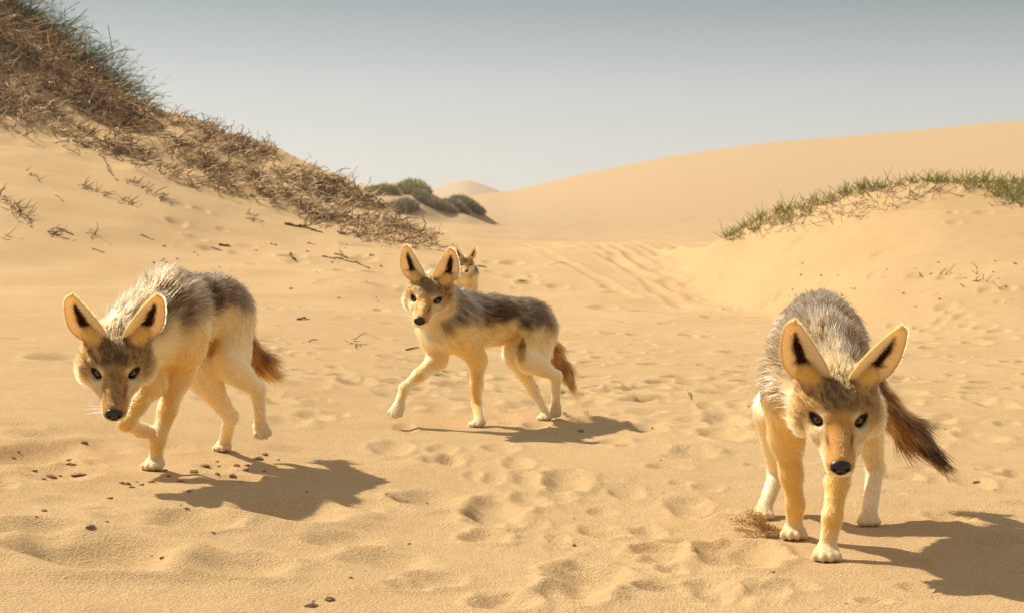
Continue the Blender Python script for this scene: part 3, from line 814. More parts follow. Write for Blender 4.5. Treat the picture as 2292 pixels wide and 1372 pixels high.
    d0 = nrm(ft * np.cos(lift)[:, None] + NN * np.sin(lift)[:, None] + cl + rg.normal(0, .10, (m, 3)))
    Ls = (ln_ * rg.uniform(.65, 1.25, m))[:, None]
    onhead = sstep(.13, .10, np.linalg.norm(R0 - H(-.01, 0, 0), axis=1) / hs)
    tuft = (noise3(R0 * 46 + 5, 70) + .55 * noise3(R0 * 115 + 5, 71)) * (1 - onhead) + (.75 * noise3(R0 * 120 + 5, 72) + .8 * noise3(R0 * 330 + 5, 73)) * onhead
    sel = rg.random(m) < np.where(pb > .2, .03 + .94 * sstep(-.26, .26, pb - .5 + 1.15 * tuft), pb)
    c = np.where(sel[:, None], B, A) * rg.uniform(.78, 1.16, (m, 1))
    tipc = np.where((sad > .5)[:, None] & (rg.random(m) < .32)[:, None], np.where(sel[:, None], C_['dark'] * .5 + C_['brown'] * .5, C_['white'] * .32), c * 1.06)
    bend = ft * .35 - NN * .22
    R0 = np.vstack([R0] + [e[0] for e in ear_strands]); d0 = np.vstack([d0] + [e[1] for e in ear_strands])
    Ls = np.vstack([Ls] + [e[2] for e in ear_strands])
    c = np.vstack([c] + [e[3] for e in ear_strands]); tipc = np.vstack([tipc] + [e[3] for e in ear_strands])
    bend = np.vstack([bend] + [e[4] for e in ear_strands])
    t = np.linspace(0, 1, 4)[None, :, None]
    P = R0[:, None] + Ls[:, None] * (d0[:, None] * t + bend[:, None] * t * t)
    wdt_ = np.clip(Ls[:, 0] / .02, .55, 1.15) * .00042 * J.get('thick', 1.0)
    RR = wdt_[:, None] * np.array([1.0, .92, .70, .18])[None]
    cc = c[:, None] * (1 - sstep(.45, .85, t)) + tipc[:, None] * sstep(.45, .85, t)
    curves_obj('fur', P - off_, RR, np.clip(cc, 0.004, .92), M_FUR, root)

    # eyes
    for sd in (1, -1):
        c = H(-.0040, sd * .0278, -.0030)
        gaze = nrm(np.array([0, 0, HC]) - c) * .75 + nrm(HD(.86, sd * .45, .1)) * .25
        gaze = nrm(gaze)
        a1 = nrm(np.cross(gaze, Z)); a2 = np.cross(a1, gaze)
        nth, nph = 22, 28
        th = np.linspace(0, math.pi * .72, nth); ph = np.linspace(0, 2 * math.pi, nph, endpoint=False)
        TH, PH = np.meshgrid(th, ph, indexing='ij')
        rr = .0112 * hs
        D_ = np.sin(TH)[..., None] * (np.cos(PH)[..., None] * a1 + np.sin(PH)[..., None] * a2) + np.cos(TH)[..., None] * gaze
        vv_ = (c + D_ * rr - off_).reshape(-1, 3)
        g = np.arange(nth * nph).reshape(nth, nph)
        gq = np.stack([g[:-1], np.roll(g, -1, 1)[:-1], np.roll(g, -1, 1)[1:], g[1:]], -1).reshape(-1, 4)[:, ::-1]
        a = TH.ravel()
        cc_ = np.where((a < .22)[:, None], C_['black'], np.where((a < .47)[:, None], C_['amber'] * .95 * (.75 + .35 * np.sin(PH.ravel() * 9) * .3)[:, None], C_['black']))
        mesh_obj('eye', vv_, gq, M_EYE, root, True, cc_)
    # nose pad with nostrils
    NP = [Prim('ell', 'n', hf, 0, .004, c=H(.0850, 0, -.0175), r=hs * np.array([.0085, .0138, .0105]), R=HR),
          Prim('ell', 'n', hf, 0, .004, c=H(.0850, .0075, -.0195), r=hs * np.array([.0078, .0078, .0082]), R=HR),
          Prim('ell', 'n', hf, 0, .004, c=H(.0850, -.0075, -.0195), r=hs * np.array([.0078, .0078, .0082]), R=HR),
          Prim('cone', 'n', hf, 0, .004, a=H(.0875, 0, -.018), b=H(.0850, 0, -.0305), ra=.0046 * hs, rb=.0025 * hs, sq=None)]
    NC = [Prim('cone', 'n', hf, 0, .0015, a=H(.096, sd * .0064, -.0200), b=H(.084, sd * .0125, -.0195), ra=.0030 * hs, rb=.0025 * hs, sq=None) for sd in (1, -1)]
    nv_, nq_ = field_mesh(NP, .0011 * hs, NC)
    mesh_obj('nose', nv_ - off_, nq_, M_NOSE, root, True, np.tile(np.array([.010, .009, .009]), (len(nv_), 1)))
    # whiskers
    wp = []
    for sd in (1, -1):
        for q in range(11):
            r0 = H(rg.uniform(.045, .07), sd * .0135, rg.uniform(-.033, -.022))
            dd = nrm(HD(-.15 + rg.uniform(-.35, .25), sd * 1.0, rg.uniform(-.55, .25)))
            L_ = rg.uniform(.03, .055) * hs
            tt = np.linspace(0, 1, 5)[:, None]
            wp.append(r0 + L_ * (dd * tt + (HD(-.5, 0, -.25)) * tt * tt * .6))
    wp = np.array(wp)
    curves_obj('whiskers', wp - off_, np.tile(np.array([.00022, .0002, .00017, .00013, .00005]), (len(wp), 1)), np.tile(np.array([.45, .36, .25]), (len(wp), 5, 1)), M_FUR, root)
    print('feet gap', [(k, round(float(v_[2] - height(v_[0], v_[1])), 3)) for k, v_ in j.items() if k.endswith('_pw')])
    print('jackal', len(V), 'verts', m, 'strands')
    return root

def head_dir(pos, yaw, pitch):
    """facing: towards the camera in plan, turned by yaw (+ = to picture right), pitched down"""
    to = -np.array([pos[0], pos[1], 0.0]); to /= np.linalg.norm(to)
    c, s_ = math.cos(yaw), math.sin(yaw)
    h = np.array([to[0] * c - to[1] * s_, to[0] * s_ + to[1] * c, 0])
    return h * math.cos(pitch) - np.array([0, 0, math.sin(pitch)])

def plant(u, v, F, sc):
    """centre of a paw whose toes touch the sand at this pixel"""
    g, _ = ground_at([u], [v])
    return g[0] - np.array([F[0], F[1], 0]) * .026 * sc + np.array([0, 0, .0145 * sc])
JACKALS = []
# --- left jackal
E1 = at(257, 834, 3.38)
JACKALS.append((dict(seed=3, s=1.03, hs=1.07, res=.0036, nfur=95000, gz=.072, facedark=1.4, saddle=.32,
    j=dict(E=E1, Sm=at(372, 742, 3.66), Hm=at(484, 706, 4.01),
        LF_el=at(398, 838, 3.70), LF_wr=at(352, 985, 3.63), LF_pw=plant(334, 1055, (-.2, -.98), 1.03),
        RF_el=at(338, 856, 3.63), RF_wr=at(280, 948, 3.56), RF_pw=at(318, 963, 3.63), RF_to=at(342, 962, 3.66),
        LH_kn=at(508, 815, 3.88), LH_hk=at(575, 872, 3.98), LH_pw=at(582, 955, 4.01), LH_to=at(590, 978, 3.985),
        RH_kn=at(446, 838, 3.88), RH_hk=at(514, 932, 3.985), RH_pw=plant(490, 1012, (-.2, -.98), .93)),
    hfwd=head_dir(E1, rad(-3), rad(39)), roll=rad(0),
    earL=(rad(8), rad(-6), rad(18), .106), earR=(rad(8), rad(-6), rad(18), .106),
    tail=[at(525, 710, 4.09), at(558, 785, 4.16), at(585, 815, 4.18), at(604, 828, 4.20)], tailr=[.022, .018, .017, .008], tailtip=.2,
    patches=[(at(480, 655, 3.80), np.array([.05, .06, .045]), 1.0), (at(505, 800, 3.80), np.array([.03, .03, .04]), .5)]),
    'grizzled jackal with lowered head and one front paw folded up, rusty tail tip behind it'))
# --- middle jackal
E2 = at(954, 671, 5.0)
JACKALS.append((dict(seed=8, s=.97, hs=1.05, res=.0038, nfur=85000, gz=.0, saddle=.22,
    j=dict(E=E2, Sm=at(1010, 738, 5.12), Hm=at(1184, 734, 5.38),
        LF_el=at(1068, 806, 5.19), LF_wr=at(1067, 905, 5.20), LF_pw=plant(1060, 957, (-.6, -.8), .97),
        RF_el=at(978, 806, 5.10), RF_wr=at(906, 868, 5.02), RF_pw=at(890, 912, 4.99), RF_to=at(878, 932, 4.96),
        LH_kn=at(1180, 806, 5.24), LH_hk=at(1245, 842, 5.32), LH_pw=at(1244, 912, 5.36), LH_to=at(1240, 936, 5.345),
        RH_kn=at(1150, 796, 5.30), RH_hk=at(1192, 870, 5.37), RH_pw=plant(1212, 942, (-.6, -.8), .87)),
    hfwd=head_dir(E2, rad(-13), rad(25)), roll=rad(-5),
    earL=(rad(-3), rad(-4), rad(14), .106), earR=(rad(4), rad(-4), rad(14), .106),
    tail=[at(1216, 745, 5.46), at(1238, 785, 5.50), at(1262, 825, 5.50), at(1278, 858, 5.50)], tailr=[.020, .017, .016, .007], tailtip=.25,
    patches=[(at(1122, 694, 5.20), np.array([.045, .07, .032]), 1.0), (at(1166, 775, 5.22), np.array([.016, .06, .05]), .95)]),
    'slim jackal trotting with one front leg stretched out in mid stride and rusty tail hanging'))
# --- right jackal
E3 = at(1878, 939, 2.85)
JACKALS.append((dict(seed=14, s=1.06, hs=1.09, res=.0034, nfur=105000, gz=.0, saddle=-.15, arch=.012, tailtip=.9, tailbrown=.36,
    j=dict(E=E3, Sm=at(1832, 865, 3.10), Hm=at(1834, 770, 3.45),
        LF_el=at(1890, 982, 3.03), LF_wr=at(1866, 1160, 2.96), LF_pw=plant(1857, 1262, (-.1, -.99), 1.06),
        RF_el=at(1762, 980, 3.15), RF_wr=at(1783, 1130, 3.15), RF_pw=plant(1784, 1212, (-.1, -.99), 1.06),
        LH_kn=at(1938, 915, 3.32), LH_hk=at(1962, 1050, 3.43), LH_pw=plant(1953, 1181, (-.1, -.99), .95),
        RH_kn=at(1728, 925, 3.36), RH_hk=at(1742, 1060, 3.50), RH_pw=plant(1712, 1166, (-.1, -.99), .95)),
    hfwd=head_dir(E3, rad(4), rad(33)), roll=rad(-1),
    earL=(rad(15), rad(-4), rad(22), .111), earR=(rad(5), rad(-4), rad(16), .111),
    tail=[at(1880, 740, 3.56), at(1975, 905, 3.60), at(2040, 970, 3.60), at(2100, 1025, 3.58)], tailr=[.022, .022, .020, .007],
    patches=[]),
    'stalking jackal seen head on with head lowered and dark tipped tail held out sideways'))
# --- far jackal
E4 = at(1043, 593, 15.1)
JACKALS.append((dict(seed=19, s=1.0, hs=1.05, res=.0055, nfur=26000, gz=.0, thick=2.0,
    j=dict(E=E4, Sm=np.array([-.405, 15.25, .27]), Hm=np.array([-.375, 15.60, .30]),
        LF_el=np.array([-.355, 15.27, .19]), LF_wr=np.array([-.355, 15.25, .07]), LF_pw=np.array([-.355, 15.22, .016]),
        RF_el=np.array([-.455, 15.27, .19]), RF_wr=np.array([-.455, 15.25, .07]), RF_pw=np.array([-.455, 15.22, .016]),
        LH_kn=np.array([-.325, 15.50, .20]), LH_hk=np.array([-.325, 15.64, .11]), LH_pw=np.array([-.325, 15.60, .016]),
        RH_kn=np.array([-.425, 15.50, .20]), RH_hk=np.array([-.425, 15.64, .11]), RH_pw=np.array([-.425, 15.60, .016])),
    hfwd=head_dir(E4, rad(2), rad(22)), roll=rad(0),
    earL=(rad(8), rad(-4), rad(14), .112), earR=(rad(8), rad(-4), rad(14), .112),
    tail=[np.array([-.372, 15.68, .31]), np.array([-.37, 15.74, .22]), np.array([-.37, 15.75, .13])], tailr=[.02, .02, .008]),
    'small far jackal standing upright behind the trotting jackal, watching'))
for spec, label in JACKALS:
    make_jackal(spec, label)

# ------------------------------------------------------------------ plants, brush and debris
def tubes(P, R, sides=3):
    """polylines (n,k,3) with radii (n,k) -> verts, quads, strand index of each vertex"""
    n, k, _ = P.shape
    tan = np.empty_like(P); tan[:, 1:-1] = P[:, 2:] - P[:, :-2]; tan[:, 0] = P[:, 1] - P[:, 0]; tan[:, -1] = P[:, -1] - P[:, -2]
    tan = nrm(tan)
    ref = np.where(np.abs(tan[..., 2:3]) < .85, np.array([0, 0, 1.0]), np.array([1.0, 0, 0]))
    a = nrm(np.cross(tan, ref)); b_ = np.cross(tan, a)
    an = np.arange(sides) / sides * 2 * math.pi
    V = P[:, :, None] + R[:, :, None, None] * (np.cos(an)[None, None, :, None] * a[:, :, None] + np.sin(an)[None, None, :, None] * b_[:, :, None])
    base = (np.arange(n) * k * sides)[:, None, None]
    i = np.arange(k - 1)[None, :, None] * sides; s0 = np.arange(sides)[None, None]; s1 = (s0 + 1) % sides
    Q = np.stack([base + i + s0, base + i + s1, base + i + sides + s1, base + i + sides + s0], -1).reshape(-1, 4)
    return V.reshape(-1, 3), Q, np.repeat(np.arange(n), k * sides)

def plant_material(name, transl):
    return tint_material(name, 0.85, 0.15, transl)
M_TWIG = plant_material('dead_wood', 0.0)
M_LEAF = plant_material('green_stem', 0.25)
M_CLOD, n, l, b = new_mat('dirt_clod')
tn = n.new('ShaderNodeTexNoise'); tn.inputs['Scale'].default_value = 90; tn.inputs['Detail'].default_value = 4
cr = n.new('ShaderNodeValToRGB')
cr.color_ramp.elements[0].color = (.11, .066, .028, 1); cr.color_ramp.elements[1].color = (.36, .225, .10, 1)
tcn = n.new('ShaderNodeTexCoord'); l.new(tcn.outputs['Object'], tn.inputs['Vector']); l.new(tn.outputs['Fac'], cr.inputs[0])
l.new(cr.outputs[0], b.inputs['Base Color']); b.inputs['Roughness'].default_value = .95
WOOD = np.array([(.20, .125, .062), (.085, .050, .026), (.40, .285, .165), (.27, .165, .072), (.52, .40, .25), (.15, .10, .06)])

def twigs(base, length, rg, lie, up=(0, 0, 1), k=5, wig=.35, downhill=None):
    """crooked dry twigs rooted at base (n,3)"""
    n = len(base)
    az = rg.uniform(0, 2 * math.pi, n)
    d = np.stack([np.cos(az), np.sin(az), np.zeros(n)], -1)
    if downhill is not None: d = nrm(d + downhill)
    el = np.abs(rg.normal(lie, .24, n))[:, None]
    d = nrm(d * np.cos(el) + np.array(up) * np.sin(el))
    P = np.zeros((n, k, 3)); P[:, 0] = base
    for i in range(1, k):
        d = nrm(d + rg.normal(0, wig, (n, 3)) + np.array([0, 0, -.04]))
        P[:, i] = P[:, i - 1] + d * (length / (k - 1))[:, None]
    return P

# --- dead brush on the bank of the left dune
rb = np.random.default_rng(5)
NB = 72000
u = rb.uniform(-275, 1000, NB); v = L_cv(u) + rb.random(NB) * (575 - L_cv(u))
cv = L_cv(u)
low = np.interp(u, [-275, 0, 100, 200, 300, 350, 400, 470, 560, 640, 720, 800, 860, 930, 990], [270, 292, 318, 338, 372, 392, 412, 432, 452, 470, 515, 535, 552, 558, 560])
ra_, rs_ = (u * .866 + v * .5), (-u * .5 + v * .866)
nz = noise2(ra_ / 170, rs_ / 26, 80) + .55 * noise2(ra_ / 60, rs_ / 16, 81)
rel = (v - cv) / np.maximum(low - cv, 1)
dens = sstep(-.12, .30, nz + .16) * (rel > -.01) * sstep(1.08, .80, rel + .12 * nz)
dens = np.where((u < 330) & (rel < .48), np.maximum(dens, .8), dens)
dens = np.where((u > 690) & (rel > .15) & (rel < 1.0), np.maximum(dens, .45), dens)
gap = np.exp(-(((v - (62 + .62 * u)) / 13) ** 2)) * (u < 330)               # sand showing along a ledge
dens = dens * (1 - .9 * gap)
gap2 = sstep(.38, .5, rel) * sstep(.98, .7, rel) * sstep(300, 345, u) * sstep(480, 420, u)
dens = dens * (1 - .8 * gap2)
ok = rb.random(NB) < dens * .80 * np.clip((575 - cv) / 560, 0, 1.1) * np.where(u > 600, .8, 1)
u, v = u[ok], v[ok]
G, okg = ground_at(u, v)
G, u, v = G[okg & (G[:, 1] < 31)], u[okg & (G[:, 1] < 31)], v[okg & (G[:, 1] < 31)]
nb = len(G)
tall = (u < 330) & ((v - L_cv(u)) < 130 - .15 * u)
ln_b = rb.uniform(.10, .34, nb) * np.where(tall, 1.5, 1.0)
P = twigs(G + np.array([0, 0, -.01]), ln_b, rb, .13, downhill=np.array([.7, -.7, -.15]))
P[..., 2] += (rb.random(nb) ** 2 * np.where(tall, .30 * sstep(5, 60, v - L_cv(u)), .07))[:, None]
R = (rb.uniform(.0045, .0110, nb) * np.where(rb.random(nb) < .08, 1.9, 1))[:, None] * np.linspace(1, .45, 5)[None]
V_, Q_, si = tubes(P, R)
cid = rb.choice(6, nb, p=[.20, .10, .30, .17, .18, .05])
wc = WOOD[cid] * rb.uniform(.7, 1.25, (nb, 1))
wc *= 1.42; wc[tall] *= np.array([.85, .80, .74])
o = mesh_obj('dead_brush', V_, Q_, M_TWIG, None, True, wc[si])
tag(o, 'matted dead brush and bleached twigs covering the bank of the left dune', 'dry brush', kind='stuff')

# --- green bush on top of the bank
rgb = np.random.default_rng(11)
def bush(root_pts, n, length, rg, lean, radius, colors, k=7, spread=.5, wig=.12):
    base = root_pts[rg.integers(0, len(root_pts), n)] + rg.normal(0, .05, (n, 3)) * np.array([1, 1, .3])
    d = nrm(np.array(lean) + rg.normal(0, spread, (n, 3)))
    P = np.zeros((n, k, 3)); P[:, 0] = base
    L_ = length * rg.uniform(.45, 1.1, n)
    for i in range(1, k):
        d = nrm(d + rg.normal(0, wig, (n, 3)) + np.array([.03, 0, -.10]))
        P[:, i] = P[:, i - 1] + d * (L_ / (k - 1))[:, None]
    R = (radius * rg.uniform(.6, 1.3, n))[:, None] * np.linspace(1, .4, k)[None]
    return P, R, colors[rg.integers(0, len(colors), n)] * rg.uniform(.7, 1.25, (n, 1))
GREEN = np.array([(.25, .29, .12), (.18, .23, .10), (.30, .31, .14), (.22, .23, .115)])
ub = rgb.uniform(-240, 310, 420); Gb, okb = ground_at(ub, L_cv(ub) + rgb.uniform(2, 26, 420))
Gb = Gb[okb]; Gb = Gb[Gb[:, 1] < 31]
P1, R1, c1 = bush(Gb, 1500, .62, rgb, (.45, -.1, .75), .0045, GREEN)
parts = [(P1, R1, c1)]
# side shoots along the stems
pi = rgb.integers(0, len(P1), 3000); ki = rgb.integers(2, 6, 3000)
b0 = P1[pi, ki]; dd = nrm(P1[pi, ki + 1 - (ki == 6)] - P1[pi, ki - 1] + rgb.normal(0, .09, (3000, 3)))
tt = np.linspace(0, 1, 7)[None, :, None]
P2 = b0[:, None] + dd[:, None] * tt * rgb.uniform(.05, .13, (3000, 1, 1)) + np.array([0, 0, -.02]) * tt * tt
parts.append((P2, np.full((3000, 7), .0028), c1[pi]))
# a few long shoots against the sky
for (u0_, v0_, u1_, v1_, sag) in [(168, 52, 200, 24, .0), (185, 70, 228, 80, .03), (236, 132, 305, 114, .02), (292, 198, 325, 182, .0), (256, 118, 246, 60, .0), (200, 100, 250, 122, .05), (148, 40, 152, 20, 0), (272, 168, 300, 170, .0), (120, 10, 135, -6, 0), (300, 222, 332, 216, .02)]:
    d = 27.0
    a, c = at(u0_, v0_, d), at(u1_, v1_, d)
    pl = a + (c - a) * tt[0] + np.array([0, 0, 1]) * (np.sin(tt[0] * math.pi) * sag * 2)
    parts.append((pl[None], np.full((1, 7), .006), np.array([[.10, .10, .05]])))
Pg = np.vstack([p[0] for p in parts]); Rg = np.vstack([p[1] for p in parts]); cg = np.vstack([p[2] for p in parts])
V_, Q_, si = tubes(Pg, Rg)
root = empty('green_bush', tuple(Gb.mean(0)))
tag(root, 'wiry green leafless bush leaning over the crest of the left dune', 'bush')
mesh_obj('stems', V_ - Gb.mean(0), Q_, M_LEAF, root, True, cg[si])['kind'] = 'stuff'

# --- shrubs on the hummock behind
SHR = [(858, 428, 60, 26, .9, 'flat olive green shrub on top of the far hummock'), (925, 424, 62, 24, .9, 'olive green shrub beside the flat one on the far hummock top'),
       (905, 470, 50, 52, .25, 'big rounded grey shrub on the near face of the far hummock'), (868, 462, 40, 34, .3, 'lower grey shrub left of the big rounded one on the hummock'),
       (985, 470, 58, 50, .35, 'long grey shrub trailing down the hummock onto the sand'), (952, 450, 40, 34, .5, 'small green grey shrub between two larger hummock shrubs'),
       (1022, 468, 46, 34, .3, 'broad brown grey shrub on the right shoulder of the hummock'), (1000, 440, 50, 20, .85, 'low green shrub along the hummock skyline'),
       (1062, 468, 36, 20, .4, 'last small shrub at the right tip of the hummock'), (1040, 455, 40, 18, .7, 'small green shrub near the right tip of the hummock')]
rs = np.random.default_rng(31)
for (su, sv, sw, sh, gr, lab) in SHR:
    g, okk = ground_at([su], [sv])
    g = g[0]; d = g[1]; w2, h2 = sw / FPX * d * .62, sh / FPX * d * .45
    nn = 1000
    th = rs.uniform(0, 2 * math.pi, nn); rr = np.sqrt(rs.random(nn))
    bx = np.stack([np.cos(th) * rr * w2, np.sin(th) * rr * w2 * .8, np.zeros(nn)], -1)
    lumps = .75 + .4 * noise2(bx[:, 0] * 3 + su, bx[:, 1] * 3, 90)
    bz = base_height(g[0] + bx[:, 0], g[1] + bx[:, 1]) - g[2]
    zz = (1 - rr ** 2) ** .5 * h2 * lumps * rs.uniform(.2, 1.0, nn)
    bx[:, 2] = bz + zz
    dd = nrm(np.stack([bx[:, 0] / w2, bx[:, 1] / w2, np.full(nn, .9)], -1) + rs.normal(0, .35, (nn, 3)))
    tt4 = np.linspace(0, 1, 3)[None, :, None]
    Ls = rs.uniform(.07, .17, nn)[:, None, None]
    P = bx[:, None] + dd[:, None] * tt4 * Ls
    R = np.full((nn, 3), .0085) * np.array([1, .8, .35])[None]
    top = sstep(.35, .9, zz / max(h2, 1e-3) + (gr - .5))[:, None]
    col = (np.array([.46, .39, .29]) * (1 - top) + np.array([.50, .49, .21]) * top) * rs.uniform(.65, 1.3, (nn, 1))
    V_, Q_, si = tubes(P, R)
    root = empty('dune_shrub', tuple(g)); tag(root, lab, 'shrub', 'shrubs on the far hummock')
    mesh_obj('foliage', V_, Q_, M_LEAF, root, True, col[si])['kind'] = 'stuff'

# --- grass and dead stems on the right mound
rr_ = np.random.default_rng(41)
def scatter_band(n, us, vtop, vbot, p):
    u = rr_.uniform(us[0], us[-1] + 60, n); a = np.interp(u, us, vtop); b_ = np.interp(u, us, vbot)
    v = a + (b_ - a) * rr_.random(n) ** 1.4
    k = np.interp(u, us, p) * sstep(-.35, .25, noise2(u / 34, v / 14, 95) + .1)
    m = rr_.random(n) < k
    G, ok = ground_at(u[m], np.maximum(v[m], R_cv(u[m]) + 1.5))
    ok &= G[:, 1] < 20
    return G[ok]
US = [1600, 1650, 1720, 1800, 1860, 1940, 2000, 2060, 2140, 2200, 2292]
Gg = scatter_band(3900, US, [540, 512, 474, 448, 434, 412, 408, 400, 400, 402, 408], [546, 536, 520, 490, 455, 432, 418, 412, 412, 440, 470], [.5, .8, 1, .95, .8, .95, .35, .8, .45, .6, 1.0])
ng = len(Gg)
az = rr_.uniform(0, 2 * math.pi, ng)
dd = nrm(np.stack([np.cos(az) * .55 + .1, np.sin(az) * .4, np.full(ng, .8)], -1) + rr_.normal(0, .25, (ng, 3)))
tt4 = np.linspace(0, 1, 4)[None, :, None]
P = Gg[:, None] - np.array([0, 0, .01]) + dd[:, None] * tt4 * rr_.uniform(.06, .17, (ng, 1, 1)) * np.where(rr_.random((ng, 1, 1)) < .05, 1.6, 1) + np.array([0, 0, -.03]) * tt4 ** 2
R = np.full((ng, 4), .0034) * np.array([1, .9, .7, .25])[None]
GR = np.array([(.36, .38, .08), (.28, .31, .08), (.46, .42, .13), (.44, .35, .14)])
V_, Q_, si = tubes(P, R)
o = mesh_obj('dune_grass', V_, Q_, M_LEAF, None, True, (GR[rr_.integers(0, 4, ng)] * rr_.uniform(.7, 1.3, (ng, 1)))[si])
tag(o, 'short green grass growing along the crest of the right mound', 'grass', kind='stuff')
Gd = scatter_band(1500, [1640, 1760, 1850, 1960, 2060, 2140, 2230, 2292], [530, 490, 455, 425, 412, 412, 420, 440], [545, 520, 505, 485, 450, 440, 470, 480], [.3, .6, .6, .6, .5, .3, .35, .5])
nd = len(Gd)
P = twigs(Gd, rr_.uniform(.06, .2, nd), rr_, .25, k=4)
V_, Q_, si = tubes(P, np.full((nd, 4), .0026))
o = mesh_obj('dead_stems', V_, Q_, M_TWIG, None, True, (np.array([.28, .21, .14]) * rr_.uniform(.6, 1.4, (nd, 1)))[si])
tag(o, 'thin dead stems lying below the grass on the right mound', 'dry stems', kind='stuff')

# --- sticks and tangles lying about
rt = np.random.default_rng(51)
def stick(path, d_px, label, name='stick', col=None, lift=.3, group=None, cat='stick'):
    """path in photo pixels; it lies on the sand, points with lift rise above it"""
    g, ok = ground_at([p[0] for p in path], [p[1] for p in path])
    d = g[:, 1].mean()
    P = np.array([[(p[0] - U0) / FPX * d, d, 0] for p in path])
    dm = np.linalg.norm(np.array(path[-1][:2], float) - np.array(path[0][:2])) / FPX * d
    ts = np.linspace(0, 1, max(6, 3 * len(path)))
    seg = np.linspace(0, 1, len(path))
    g2, _ = ground_at([np.interp(t, seg, [p[0] for p in path]) for t in ts], [np.interp(t, seg, [p[1] for p in path]) for t in ts])
    h = np.interp(ts, seg, [p[2] if len(p) > 2 else 0 for p in path]) / FPX * d
    r = d_px / FPX * d / 2
    g2[:, 2] = base_height(g2[:, 0], g2[:, 1]) + r * .6 + h
    g2[1:-1] += rt.normal(0, r * .5, (len(ts) - 2, 3))
    V_, Q_, si = tubes(g2[None], (np.linspace(1, .55, len(ts)) * r)[None], 5)
    c = (WOOD[rt.integers(0, 4)] if col is None else np.array(col))
    c0 = g2[0].copy()
    n5 = len(ts) * 5
    Fq = [tuple(int(i) for i in f) for f in Q_] + [tuple(range(4, -1, -1)), tuple(range(n5 - 5, n5))]
    o = mesh_obj(name, V_ - c0, Fq, M_TWIG, None, True, np.tile(c, (len(V_), 1)) * rt.uniform(.85, 1.15, (len(V_), 1)))
    o.location = c0
    tag(o, label, cat, group)
    return o
for path, w_, lab in [
    ([(235, 368, 12), (246, 388, 4), (258, 396)], 3, 'thin stick standing out of the left dune slope'),
    ([(122, 434), (142, 452)], 4, 'pale stick lying alone on the left dune slope'),
    ([(313, 526), (345, 538)], 3, 'thin straight stick low on the left dune foot'),
    ([(208, 557), (234, 567)], 4, 'short stick at the foot of the left dune'),
    ([(129, 511), (165, 527)], 6, 'dark stick beside a tangle at the dune foot'),
    ([(493, 550), (518, 553)], 6, 'short dark stick end on the sand below the bank'),
    ([(472, 553), (490, 560), (510, 562)], 3, 'crooked thin twig below the bank'),
    ([(607, 547), (622, 550)], 5, 'stubby stick on the sand below the bank'),
    ([(649, 572), (662, 586)], 7, 'thick short stick slanting on the flat sand'),
    ([(719, 575), (736, 577), (750, 582)], 4, 'curved twig on the flat sand beside a forked branch'),
    ([(688, 545), (705, 548)], 3, 'small twig on the sand under the brush tongue'),
    ([(667, 716), (692, 715)], 6, 'flat dark bark chip on the sand between two jackals'),
    ([(676, 768), (708, 760)], 3, 'bleached thin twig lying between two jackals'),
    ([(1536, 878, 10), (1541, 892, 6), (1552, 900), (1562, 905)], 4, 'bent dark twig with raised end on open sand'),
    ([(908, 784), (936, 778)], 4, 'small dark stick beside the trotting jackal'),
    ([(1160, 628), (1182, 634)], 3, 'thin twig on far sand near the wheel ruts'),
    ([(1068, 596), (1090, 600)], 4, 'small twig on the far sand near the upright jackal')]:
    stick(path, w_, lab)
# forked branch under the brush
root = empty('forked_branch', (0, 0, 0)); tag(root, 'weathered forked branch lying on sand just below the brush', 'branch')
for path, w_ in (([(638, 502), (660, 508), (676, 508), (686, 502, 8), (692, 488, 20)], 7), ([(674, 508), (700, 516), (722, 522)], 6), ([(686, 500, 8), (690, 490, 10)], 5)):
    c = stick(path, w_, 'x', 'limb', (.17, .10, .045)); del c['label']; del c['category']
    c.parent = root
root = empty('fallen_branch', (0, 0, 0)); tag(root, 'thin fallen branch with side twigs on flat sand below the brush tongue', 'branch')
for path, w_ in (([(752, 578), (775, 584), (800, 590), (826, 602)], 5), ([(752, 570), (768, 574), (780, 580)], 6), ([(760, 566, 5), (768, 576)], 3)):
    c = stick(path, w_, 'x', 'limb', (.12, .07, .035)); del c['label']; del c['category']
    c.parent = root
def tangle(u0, v0, u1, v1, n, wpx, label, dark=1.0):
    t = rt.random(n); w2 = rt.normal(0, wpx, n)
    u = u0 + (u1 - u0) * t; v = v0 + (v1 - v0) * t + w2
    g, ok = ground_at(u, v); g = g[ok]; n = len(g); d = g[:, 1].mean()
    dl = nrm(g[np.argmax(u[ok])] - g[np.argmin(u[ok])])
    P = twigs(g, rt.uniform(12, 42, n) / FPX * d, rt, .15, k=4, downhill=dl * 1.6)
    V_, Q_, si = tubes(P, (rt.uniform(1.2, 2.6, n) / FPX * d / 1.6)[:, None] * np.linspace(1, .5, 4)[None])
    c0 = g.mean(0)
    root = empty('twig_tangle', tuple(c0)); tag(root, label, 'twigs')
    o = mesh_obj('twigs', V_ - c0, Q_, M_TWIG, root, True, (WOOD[rt.choice(6, n)] * dark * rt.uniform(.6, 1.2, (n, 1)))[si])
    o['kind'] = 'stuff'
tangle(55, 384, 98, 410, 16, 3, 'dark twig bundle high on the smooth face of the left dune')
tangle(180, 414, 298, 460, 46, 5, 'long brown tangle of twigs across the smooth dune face', 1.1)
tangle(280, 404, 388, 456, 60, 4, 'long grey tangle of twigs running down the dune face', .8)
tangle(-10, 432, 72, 496, 90, 8, 'thick tangle of dead twigs at the left dune foot', .9)
tangle(100, 520, 140, 534, 22, 4, 'small twig tangle at the foot of the left dune')
tangle(186, 516, 212, 528, 14, 4, 'pale little twig heap at the dune foot', 1.2)
tangle(8, 528, 36, 536, 9, 2, 'few dark twigs near the edge of the dune foot')
tangle(545, 476, 585, 505, 16, 5, 'loose twigs on the sand under the bank')
